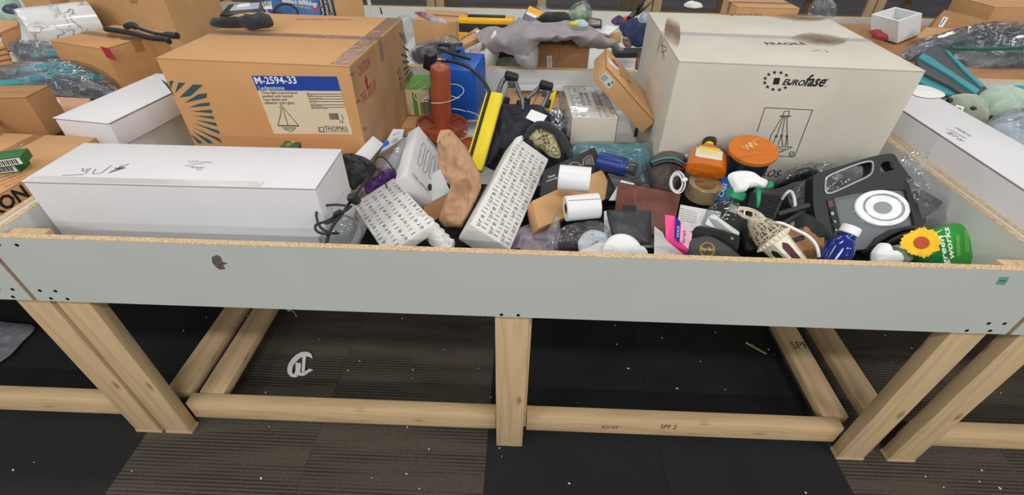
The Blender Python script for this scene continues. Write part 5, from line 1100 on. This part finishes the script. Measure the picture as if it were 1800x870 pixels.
# ---- marble cylinder
mar = pm('marble_print', (226, 227, 228), .18, kind='marble', coat=.6)
a, b = atY(54, 58, 1.42), atY(170, 42, 1.62); ax = b-a; T = axis(a, ax); L_ = ax.length; R = .103
t = mk('marble_cylinder', MB().lathe(T, [(R*.94, -.012), (R*.985, -.006), (R, .004), (R, L_)], 56, True, False), mar, label='white marble-patterned cylinder lying in the bin behind left', cat='cylinder')
mk('inner_wall', MB().lathe(T, [(R, L_), (R-.006, L_), (R-.006, .02), (.001, .02)], 48, False, False), pm('tan_core', (196, 178, 158), .7), t)
t, T, d = corner_carton('kraft_carton', 'brown carton with crinkled tape behind the marble cylinder', (58, 36, .90), .22, .26, -.30, .74, 1.06, -1, kraft)
t, T, d = corner_carton('kraft_carton', 'tall brown carton behind the red-sticker carton', (311, 57, .90), .56, .36, -.16, .72, 1.18, 1, kraft)
f = F(T, d, '-y'); dec(t, f, [(228, 0), (242, 0), (242, 6), (229, 6)], kraftd, 'tape_patch')
t, pl = slab([(-30, 135), (26, 128), (4, 74), (-40, 78)], [.90, .90, 1.0, 1.0], .02, kraft, 'slatted_insert', label='ribbed brown cardboard insert at the left edge', cat='cardboard')
for k in range(5): mk('slat', MB().box(axis(pl.hit(-8+k*4, 88+k*9, .004), pl.hit(10+k*4, 84+k*9)-pl.hit(-8+k*4, 88+k*9), pl.n), (.008, .008, .07), .001), kraftd, t, smooth=False)
slab([(-20, 62), (32, 46), (30, 33), (-20, 36)], [.98, .98, 1.0, 1.0], .02, kraft, 'kraft_flat', label='flat brown carton at the left edge beside the marble cylinder', cat='box')
slab([(0, 92), (40, 84), (36, 50), (5, 58)], [.92, .92, .98, .98], .02, kraftd, 'kraft_flat', label='dark brown flat carton below the other flat one at the left edge', cat='box')
mk('green_bag', pillow([(-20, 0), (10, -10), (32, 0), (30, 30), (10, 34), (-20, 30)], PL(5, 15, .95), .05, .05, amp=.012, fr=14, seed=31), pm('pale_green_plastic', (170, 198, 184), .3, var=.2, scale=20), label='pale green plastic bag at the top left corner', cat='bag')
mk('dark_shell', pillow([(4, 18), (12, 10), (28, 7), (32, 16), (26, 24), (10, 23)], PL(18, 16, 1.02), .015, .015, amp=0), pm('slate_plastic', (62, 66, 84), .3), label='dark oval shell on the pale green bag', cat='shell')
# ---- bin behind
t, pl = slab([(386, 27), (466, 24), (462, 3), (402, 7)], [.97, .97, 1.0, 1.0], .06, black, 'dark_device', label='flat dark device with grey sheet, behind the tan lamp carton', cat='device')
dec(t, pl, [(403, 19), (455, 15), (456, 4), (412, 8)], pm('grey_blue_sheet', (168, 178, 196), .35, var=.1), 'grey_sheet'); dec(t, pl, [(415, 13), (438, 11), (439, 5), (420, 7)], paperw, 'sheet_label', off=.0012)
gb = pm('sky_blue_print', (44, 112, 172), .4, rgb2=(26, 66, 128), scale=9)
t, pl = slab([(478, 40), (566, 40), (558, -14), (458, -14)], ['1.75', '1.75', '1.8', '1.8'], .08, gb, 'game_box', label='blue steering wheel game box behind the tan lamp carton', cat='box')
ptxt(t, pl, 'FORCE 1', (525, 3), (545, 4), whitei, bold=.02); ptxt(t, pl, 'feedback technology', (496, 4), (558, 11), whitei, bold=.02, squash=1.3); ptxt(t, pl, 'with vibration', (514, 11), (546, 16), pm('yellow_print', (206, 196, 90)))
dec(t, pl, [(549, 14), (557, 13), (561, 18), (551, 20)], pm('red_print', (198, 34, 44), .5), 'red_patch'); dec(t, pl, [(460, 3), (476, 2), (479, 16), (464, 16)], paperw, 'price_tag')
ptxt(t, pl, '$80', (463, 11), (476, 10), ink, off=.0014, squash=1.2)
ink_lines(t, pl, [[(480+22+22*cos(a), 27-20*sin(a)) for a in [k*pi/14 for k in range(15)]]], 4, ink, 'printed_wheel'); dec(t, pl, [(474, 32), (480, 18), (500, 24), (506, 32)], ink, 'printed_hub', off=.0012)
t, pl = slab([(566, 40), (594, 40), (588, -14), (558, -14)], ['1.76', '1.76', '1.8', '1.8'], .08, black, 'black_box', label='black box with white vertical lettering right of the blue game box', cat='box')
for k, s_ in enumerate(('Pedal base', 'Wheel set', 'Console')): ptxt(t, pl, s_, (571+k*8, 28), (564+k*8, -2), whitei)
t, T, d = corner_carton('kraft_carton', 'brown carton with two white stickers behind the tan lamp carton', (642, 29, .95), .14, .20, .40, .80, 1.09, 1, kraft)
f = F(T, d, '+x'); dec(t, f, [(645, 0), (651, 0), (653, 10), (647, 10)], paperw, 'white_sticker'); dec(t, f, [(647, 12), (654, 11), (657, 23), (650, 24)], paperw, 'white_sticker'); dec(t, f, [(667, 13), (669, 13), (673, 25), (670, 25)], ink, 'hand_slot')
t, T, d = corner_carton('kraft_carton', 'brown carton with bubble wrap, right behind the tan lamp carton', (803, 71, .80), .25, .26, -.14, .76, .895, 1, kraft)
mk('bubble_wrap', pillow([(700, 28), (722, 30), (726, 45), (722, 68), (712, 75), (704, 50)], Plane(at(714, 50, .93), (-.3, -.6, .7)), .015, .01, amp=.012, fr=30, seed=33), bubble, t)
mk('striped_cloth', pillow([(728, 22), (745, 22), (765, 30), (782, 36), (784, 42), (765, 40), (745, 32)], PL(758, 32, .975), .012, .01, amp=.008, fr=26, seed=35), pm('red_white_cloth', (210, 206, 210), .8, rgb2=(120, 36, 58), scale=14), label='red and white cloth on the bubble-wrapped carton', cat='cloth')
# toolbox
T = TR((1.015, 1.86, .902), (0, 0, -.02)); d = (.285, .085, .10); yb = pm('toolbox_yellow', (238, 180, 20), .4, var=.04)
t = mk('toolbox', MB().box(T @ TR((0, 0, -.012)), (d[0], d[1], .076), .006), charcoal, T=T @ TR((0, 0, -.05)), label='black toolbox with yellow lid and clasps against the back wall', cat='toolbox')
mk('lid', MB().box(T @ TR((0, 0, .034)), (d[0]+.008, d[1]+.008, .024), .006), yb, t); mk('top_handle', MB().box(T @ TR((0, .01, .05)), (.20, .03, .010), .004), black, t)
mk('base_band', MB().box(T @ TR((0, -.003, -.047)), (d[0]+.006, d[1]+.008, .016), .004), yb, t)
for x in (-.12, .06, .12): mk('clasp', MB().box(T @ TR((x, -d[1]/2-.003, -.03)), (.05, .008, .022), .003), yb, t)
t, pl = slab([(795, 76), (812, 80), (853, 60), (838, 48)], [.91, .91, .94, .95], .025, kraft, 'kraft_flat', label='flat brown carton with dark lettering before the toolbox', cat='box')
ptxt(t, pl, 'BEARING', (804, 75), (836, 57), ink); dec(t, pl, [(836, 54), (843, 53), (846, 57), (839, 59)], paperw, 'white_sticker')
slab([(835, 92), (870, 80), (880, 66), (850, 72)], [.90, .90, .925, .925], .012, pm('pale_card', (196, 186, 160), .6, var=.2, scale=30), 'card_stack', label='stack of pale cards right of the flat brown carton', cat='cards')
lamp = pm('cream_shade', (226, 222, 214), .6, var=.03)
mk('white_cone', MB().loft(axis(at(862, 100, .88), (.25, -.1, .75)), [(-.04, .062, .03), (.02, .058, .03), (.10, .034, .022), (.115, .03, .018)], 24, 2.2), lamp, label='cream white plastic cone leaning under the grey cloth', cat='cone')
mk('red_striped_bag', pillow([(826, 88), (842, 78), (850, 80), (838, 96), (828, 98)], PL(838, 88, .92), .01, .01, n=24, K=4, amp=.003), pm('red_white_cloth', (210, 206, 210)), label='small red striped bag behind the blue heater', cat='bag')
t = mk('dark_parcel', pillow([(722, 95), (735, 86), (770, 78), (800, 76), (812, 88), (800, 104), (770, 116), (735, 112)], PL(765, 96, .90), .03, .03, amp=.012, fr=20, seed=36), pm('dark_blue_goods', (46, 50, 62), .5, var=.4, scale=30), label='dark goods in a clear bag behind the green and beige carton', cat='bag')
mk('clear_bag', pillow([(718, 96), (732, 84), (770, 74), (792, 64), (806, 70), (815, 88), (802, 106), (770, 118), (735, 116)], PL(765, 95, .905), .042, .03, n=70, K=10, amp=.016, fr=28, seed=37), bubble, t)
# grey cloth over a carton
d = (.235, .20, .20); T = TR((1.395, 1.475, .85), (0, 0, .01))
t = carton('kraft_carton', 'brown carton with a narrow white sticker under the grey cloth', 'box', T, d, kraftd, 'y', tp=False)
f = F(T, d, '-y'); dec(t, f, [(961, 98), (970, 98), (970.5, 119), (962, 119)], paperw, 'white_sticker'); ink_lines(t, f, [[(964, 100), (965, 117)], [(967, 100), (968, 117)]], .8)
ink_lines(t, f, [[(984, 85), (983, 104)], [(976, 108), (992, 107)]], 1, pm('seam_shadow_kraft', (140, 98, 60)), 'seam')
gc = pm('grey_jersey', (152, 146, 148), .85, var=.07, scale=30, bump=.3, bscale=200)
rows = [[(836, 66, .93), (868, 52, .965), (905, 40, 1.0), (960, 40, 1.01), (1020, 46, .99), (1055, 58, .97), (1092, 82, .93)],
        [(842, 74, .93), (872, 60, .975), (912, 50, 1.02), (965, 52, 1.03), (1025, 58, 1.01), (1062, 70, .97), (1098, 88, .915)],
        [(852, 84, .93), (880, 74, .98), (918, 68, 1.02), (970, 64, 1.03), (1022, 70, 1.0), (1060, 80, .95), (1094, 92, .905)],
        [(868, 98, .90), (898, 100, .93), (926, 98, .955), (960, 76, .99), (1000, 76, .98), (1040, 88, .93), (1085, 92, .90)]]
t = mk('grey_cloth', sheet([[at(*p) for p in r] for r in rows], 60, 36, amp=.018, fr=7, seed=41, st=(1, .6, 1)), gc, label='rumpled grey jersey cloth draped over goods in the back bin', cat='cloth')
mk('hanging_fold', pillow([(900, 78), (925, 70), (945, 78), (943, 118), (925, 120), (908, 108)], Plane(at(922, 95, .95), (0, -.8, .6)), .03, .01, amp=.012, fr=14, seed=42), gc, t)
t, pl = slab([(914, 38), (940, 42), (958, 22), (930, 9)], [.99, .99, 1.01, 1.02], .02, pm('slate_card', (92, 98, 116), .5), 'book', label='slate and yellow book standing on the grey cloth', cat='book')
dec(t, pl, [(925, 22), (949, 32), (957, 22), (931, 10)], pm('amber_print', (236, 170, 24), .5), 'yellow_cover'); dec(t, pl, [(924, 24), (941, 32), (944, 28), (927, 20)], paperw, 'cover_label', off=.0012)
mk('clear_cover', pillow([(940, 12), (955, 10), (972, 20), (970, 30), (955, 26)], PL(957, 20, 1.0), .012, .01, n=30, K=5, amp=.004), bagf, label='clear plastic cover right of the slate and yellow book', cat='cover')
mk('black_shoe', pillow([(943, 35), (952, 26), (962, 23), (978, 24), (997, 24), (1004, 32), (1002, 40), (975, 41), (955, 38)], PL(975, 33, 1.02), .025, .02, amp=.004, seed=43), blackf, label='black fabric shoe lying on the grey cloth', cat='shoe')
t = mk('green_bottle_bag', pillow([(1003, 32), (1008, 18), (1022, 12), (1034, 20), (1036, 30), (1020, 36)], PL(1020, 26, 1.02), .03, .03, amp=.01, fr=24, seed=44), pm('green_print_plastic', (96, 168, 130), .4, rgb2=(214, 206, 176), scale=22), label='green printed goods in a knotted clear bag at the back', cat='bag')
mk('clear_bag', pillow([(998, 26), (1004, 16), (1016, 10), (1024, 9), (1028, 3), (1031, 10), (1038, 18), (1041, 28), (1030, 36), (1008, 35)], PL(1020, 24, 1.03), .045, .04, n=64, K=9, amp=.014, fr=30, seed=45), bubble, t)
mk('white_hat', pillow([(1003, 42), (1012, 36), (1028, 36), (1034, 44), (1018, 47)], PL(1018, 42, 1.03), .012, .01, n=30, K=5, amp=.002), pm('white_teal_cloth', (214, 222, 222), .7, rgb2=(110, 186, 190), scale=30), label='white and teal cap beside the knotted clear bag', cat='cap')
mk('yellow_rag', pillow([(1000, 42), (1008, 38), (1018, 40), (1012, 44)], PL(1008, 41, 1.04), .006, .004, n=20, K=4, amp=.002), yel, label='small yellow rag on the grey cloth', cat='rag')
t, pl = slab([(1028, 44), (1058, 46), (1058, 33), (1030, 29)], [.99, .99, 1.01, 1.01], .015, pm('slate_plastic', (62, 66, 84)), 'picture_frame', label='dark framed picture behind the grey cloth', cat='frame')
dec(t, pl, [(1032, 42), (1055, 43), (1055, 36), (1033, 33)], pm('sepia_picture', (150, 130, 110), .5, var=.4, scale=40), 'picture')
mk('purple_scarf', pillow([(1074, 38), (1080, 31), (1090, 29), (1100, 36), (1098, 42), (1082, 44)], PL(1087, 37, .99), .016, .012, n=30, K=5, amp=.006, fr=40), pm('purple_stripe', (104, 82, 124), .8, rgb2=(60, 44, 70), scale=40), label='striped purple scarf left of the red beanie', cat='scarf')
mk('red_beanie', pillow([(1093, 34), (1098, 29), (1105, 28), (1106, 34), (1098, 37)], PL(1100, 32, 1.0), .008, .008, n=20, K=4, amp=0), pm('orange_red', (226, 76, 44), .5), label='small orange-red beanie beside the purple scarf', cat='beanie')
for k, ps in enumerate(([(1106, 34, 1.0), (1120, 18, 1.02), (1128, 8, 1.05), (1140, -8, 1.09)], [(1118, 26, 1.0), (1132, 16, 1.03), (1146, 2, 1.06)])):
    mk('black_pole', MB().tube([at(*p) for p in ps], [.014, .010, .004, .003] if k == 0 else [.008, .005, .003], 8, 2), black, label=('thick black-gripped pole behind the navy trousers', 'thin black pole right of the gripped pole')[k], cat='pole')
mk('navy_trousers', pillow([(1088, 46), (1100, 38), (1112, 34), (1124, 46), (1138, 50), (1146, 62), (1142, 78), (1120, 82), (1104, 72), (1094, 60)], PL(1118, 60, .96), .04, .03, amp=.014, fr=18, seed=46), pm('navy_denim', (48, 58, 92), .9, var=.2, scale=40, bump=.3), label='crumpled navy trousers left of the FRAGILE carton', cat='trousers')
slab([(1060, 70), (1092, 74), (1093, 56), (1064, 58)], [.93, .93, .965, .965], .05, kraft, 'kraft_carton', label='small brown box between grey cloth and navy trousers', cat='box')
slab([(1050, 56), (1070, 60), (1088, 48), (1066, 44)], [.965, .965, .98, .98], .008, paperw, 'paper_sheet', bev=0, label='white sheets behind the small brown box', cat='paper')
mk('grey_container', pillow([(1124, 40), (1128, 24), (1140, 22), (1150, 34), (1150, 46)], PL(1138, 36, .99), .02, .02, n=30, K=5, amp=.003), pm('grey_blue_plastic', (150, 160, 172), .35, var=.3, scale=40), label='pale grey container behind the navy trousers', cat='container')
mk('black_tube', MB().tube([at(1076, 93, .90), at(1136, 93, .90)], .022, 16, 1), pm('black_pipe', (50, 52, 58), .35), label='black tube lying before the navy trousers', cat='tube')
mk('shiny_scrap', pillow([(1094, 68), (1104, 66), (1112, 76), (1108, 84), (1098, 82)], PL(1103, 75, .93), .012, .01, n=30, K=5, amp=.01, fr=60), pm('bronze_foil', (150, 130, 120), .3, metal=.6, var=.4, scale=50), label='shiny crumpled scrap above the black tube', cat='scrap')
slab([(1078, 126), (1128, 128), (1125, 99), (1084, 98)], [.80, .80, .84, .84], .006, paperw, 'paper_sheet', bev=0, label='white sheet behind the tilted brown box', cat='paper')
mk('white_bag', pillow([(1132, 78), (1140, 73), (1150, 74), (1150, 96), (1140, 94)], PL(1142, 85, .93), .02, .02, n=30, K=5, amp=.006), pm('white_bag_plastic', (222, 220, 222)), label='small white plastic bag beside the FRAGILE carton', cat='bag')
t = mk('brown_snack_bag', pillow([(1121, 94), (1130, 96), (1142, 98), (1140, 124), (1122, 124), (1116, 120)], Plane(at(1130, 110, .88), (0, -.7, .7)), .02, .02, amp=.008, fr=30, seed=47), pm('brown_foil', (128, 98, 72), .3, metal=.3, var=.3, scale=40), label='brown shiny bag at the back wall by the FRAGILE carton', cat='bag')
mk('green_goods', pillow([(872, 116), (872, 104), (895, 100), (912, 106), (915, 118), (890, 119)], PL(893, 110, .84), .02, .02, amp=.004), pm('grey_green_goods', (128, 138, 124), .4, var=.3, scale=25), label='grey green goods behind the back wall right of the heater', cat='goods')
mk('black_case', pillow([(872, 104), (875, 92), (895, 88), (918, 96), (922, 106), (895, 104)], PL(896, 98, .865), .016, .016, amp=.002), black, label='black case under the grey cloth', cat='case')
mk('clear_scrap', pillow([(905, 112), (912, 104), (930, 106), (938, 116), (920, 119)], PL(920, 112, .88), .012, .01, n=30, K=5, amp=.01, fr=40), bubble, label='clear crinkled scrap left of the stickered carton', cat='scrap')
# ---- behind the white carton
p_ = at(1353, 14, 1.07); carton('kraft_carton', 'upright brown carton behind the FRAGILE carton', 'box', TR((p_.x, p_.y+.11, .885)), (.29, .20, .37), kraft, 'x')
mk('clear_bag', pillow([(1420, 22), (1428, 5), (1440, -8), (1452, -4), (1464, 18), (1466, 30), (1440, 30)], PL(1444, 12, 1.05), .04, .03, amp=.014, fr=18, seed=48), bagf, label='tall clear bag behind the FRAGILE carton', cat='bag')
mk('white_scrap', pillow([(1202, 10), (1210, 3), (1228, 6), (1236, 12), (1220, 14)], PL(1218, 8, 1.06), .012, .01, n=30, K=5, amp=.006), paperw, label='white crumpled scrap behind the FRAGILE carton', cat='scrap')
# ---- right bins
d = (.195, .80, .25); T = TR((2.568, .515, .827), (0, 0, -.02))
t = carton('white_carton', 'long white box in the right bin along the dividing wall', 'box', T, d, whitebox, 'y', tp=False, fl=False)
mk('lid', MB().box(T @ TR((0, 0, d[2]/2+.0012)), (d[0]+.002, d[1]+.002, .0024), .0008), whitebox, t)
f = F(T, d, '+z'); f = Plane(f.o+V((0, 0, .0024)), f.n); m = MB(); rt_ = T.to_3x3() @ V((0, -1, 0))
for k, s_ in enumerate(('MADE IN', 'CONTENTS OF LAMP', 'SET 01')):
    A = f.hit(1690-k*8, 232+k*4); addtext(m, s_, A-rt_*.03, A+rt_*.03, f.n)
strokes(m, f, [[(1662, 225), (1700, 243)]], .8); mk('printed_text', m, inkg, t, smooth=False)
foam = pm('white_foam', (228, 230, 230), .8, var=.03, scale=60, bump=.3, bscale=180)
p = at(1577, 76, .86); rot = -.52; x = V((cos(rot), sin(rot), 0)); y = V((-sin(rot), cos(rot), 0))
p0 = at(1530, 62, .86); p1 = at(1617, 60, .86)
ax_ = (p0-p); ay_ = (p1-p); h = V((-.055, -.01, .11)); o_ = p+ax_+ay_; cc = (p+o_)/2
out = [p, p1, o_, p0]; inn = [cc+(q_-cc)*.84 for q_ in out]
mk('foam_box', MB().rings([out, [q_+h for q_ in out], [q_+h for q_ in inn], [q_+V((0, 0, .016)) for q_ in inn]]), foam, smooth=False, label='open white foam box in the right back bin', cat='box')
mk('red_pouch', pillow([(1527, 56), (1540, 52), (1556, 60), (1562, 70), (1545, 68)], PL(1545, 62, .90), .014, .012, n=30, K=5, amp=.006), pm('dark_red_plastic', (150, 34, 48), .35), label='dark red pouch before the white foam box', cat='pouch')
t, pl = slab([(1638, 48), (1735, 52), (1738, 30), (1656, 21)], [.90, .90, .96, .96], .10, kraftd, 'kraft_carton', label='brown carton with long white sticker right of the foam box', cat='box')
dec(t, pl, [(1649, 47), (1657, 48), (1667, 31), (1659, 29)], paperw, 'white_sticker'); ink_lines(t, pl, [[(1653, 44), (1662, 32)]], 1.5)
slab([(1610, 66), (1700, 66), (1690, 50), (1628, 48)], [.90, .90, .925, .925], .03, kraft, 'kraft_flat', label='low flat brown carton before the long sticker carton', cat='box')
t, T, d = corner_carton('kraft_carton', 'large brown carton at the top right corner', (1730, 46, .90), .48, .30, .06, .88, 1.0, -1, kraft, tp=False)
wrapped('large clear-wrapped dark bundle with green strip at the right edge', [(1582, 98), (1600, 80), (1640, 66), (1690, 54), (1740, 48), (1800, 50), (1850, 60), (1850, 128), (1790, 132), (1740, 134), (1700, 128), (1640, 110), (1600, 108)], .885, [], h=.08, amp=.02, seed=51, dark=pm('dark_goods', (62, 70, 78), .5, rgb2=(28, 32, 36), scale=16))
mk('green_strip', MB().tube([at(u, v, .965) for u, v in ((1672, 84), (1720, 86), (1790, 84), (1830, 80))], .008, 8), pm('deep_green', (12, 96, 80), .5), label='green strip across the large wrapped bundle', cat='strip')
def z9(u, v): return (1560+u/3.625, 60+v/3.625)
pl = Plane(at(1675, 125, .965), (.1, -.35, .93))
t = mk('swim_fin', MB().plate([pl.hit(*z9(*p_)) for p_ in ((205, 128), (300, 65), (365, 98), (500, 220), (635, 345), (600, 378), (545, 408), (500, 395), (400, 330), (205, 235), (185, 150))], pl.n, .012), darkr, label='dark grey swim fin with teal ribs, upper of the pair', cat='fin', group=None)
mk('rib', MB().plate([pl.hit(*z9(*p_), .006) for p_ in ((225, 120), (260, 135), (430, 250), (590, 355), (565, 380), (400, 265), (200, 150))], pl.n, .010), teal2, t)
mk('rib', MB().plate([pl.hit(*z9(*p_), .006) for p_ in ((365, 95), (385, 105), (500, 210), (620, 330), (600, 338), (480, 225))], pl.n, .010), teal2, t)
pl = Plane(at(1650, 155, .925), (.1, -.35, .93))
t = mk('swim_fin', MB().plate([pl.hit(*z9(*p_)) for p_ in ((180, 230), (215, 225), (400, 320), (500, 390), (480, 408), (380, 385), (190, 310))], pl.n, .012), darkr, label='dark grey swim fin with teal rib, lower of the pair', cat='fin')
mk('rib', MB().plate([pl.hit(*z9(*p_), .006) for p_ in ((195, 262), (230, 268), (400, 345), (490, 395), (460, 402), (360, 375), (190, 300))], pl.n, .010), teal2, t)
mk('paper_sheet', pillow([(1598, 150), (1625, 150), (1650, 158), (1662, 166), (1655, 171), (1630, 172), (1605, 166)], fpl(.957), .004, .002, n=40, K=5, amp=.002), paperw, label='white paper sheet on the long white box by the fins', cat='paper')
plush = pm('grey_green_plush', (142, 152, 136), .95, var=.15, scale=40, bump=.5, bscale=90, sheen=.5)
pl = PL(1695, 192, .88, (0, -.35, .93))
t = mk('plush_toy', pillow([(1657, 178), (1668, 172), (1690, 170), (1712, 178), (1730, 195), (1734, 215), (1722, 222), (1700, 215), (1680, 200), (1662, 190)], pl, .045, .03, amp=.004, seed=61), plush, label='grey green plush toy with dark spots and a price tag', cat='toy')
for u, v in ((1669, 176), (1711, 191)): mk('dark_spot', MB().sph(axis(pl.hit(u, v, .035), pl.n), (.011, .011, .008), 14, 8), black, t)
q = Plane(pl.o+pl.n*.047, pl.n); tg = mk('price_tag', MB().plate([q.hit(*p_) for p_ in ((1681, 184), (1695, 188), (1691, 198), (1678, 193))], q.n, .001), paperw, t, smooth=False)
m = MB(); strokes(m, q, [[(1684+k*2, 188+k*.6), (1683+k*2, 192+k*.6)] for k in range(4)], 1); mk('barcode', m, ink, tg, smooth=False)
mk('plush_toy', pillow([(1714, 178), (1725, 162), (1745, 157), (1770, 160), (1795, 172), (1800, 185), (1790, 200), (1765, 204), (1735, 200), (1730, 190)], PL(1758, 180, .90, (0, -.35, .93)), .05, .03, n=70, amp=.006, fr=16, seed=62), pm('mint_plush', (160, 182, 166), .95, var=.12, scale=30, bump=.5, bscale=90, sheen=.5), label='pale mint plush toy behind the spotted one', cat='toy')
t = mk('white_parcel', pillow([(1736, 225), (1748, 208), (1775, 202), (1810, 200), (1840, 220), (1830, 265), (1790, 262), (1760, 245)], PL(1785, 228, .885, (0, -.35, .93)), .04, .03, amp=.006, seed=63), pm('pale_blue_goods', (198, 206, 214), .5, rgb2=(130, 140, 150), scale=14), label='pale goods in a clear bag at the right edge', cat='bag')
mk('clear_bag', pillow([(1733, 228), (1746, 205), (1775, 198), (1815, 196), (1850, 220), (1835, 275), (1795, 272), (1760, 252)], PL(1785, 228, .893, (0, -.35, .93)), .05, .03, n=60, amp=.014, fr=22, seed=64), bubble, t)
mk('dark_fin', MB().plate([at(u, v, .86) for u, v in ((1770, 152), (1810, 146), (1815, 165), (1790, 166))], (0, 0, 1), .012), teal2, label='teal fin tip at the right edge behind the mint plush toy', cat='fin')

for (x0, x1, y0, y1, z1), lb in (((2.69, 3.25, .70, 1.24, .855), 'low wide brown carton under the swim fins and plush toys'), ((3.12, 3.95, 1.34, 2.36, .85), 'low wide brown carton under the white foam box'), ((-1.05, -.50, .80, 1.24, .86), 'low brown carton under the clear-wrapped fins on the left')):
    carton('kraft_carton', lb, 'box', TR(((x0+x1)/2, (y0+y1)/2, (.70+z1)/2)), (x1-x0, y1-y0, z1-.70), kraftd, 'x', tp=False)
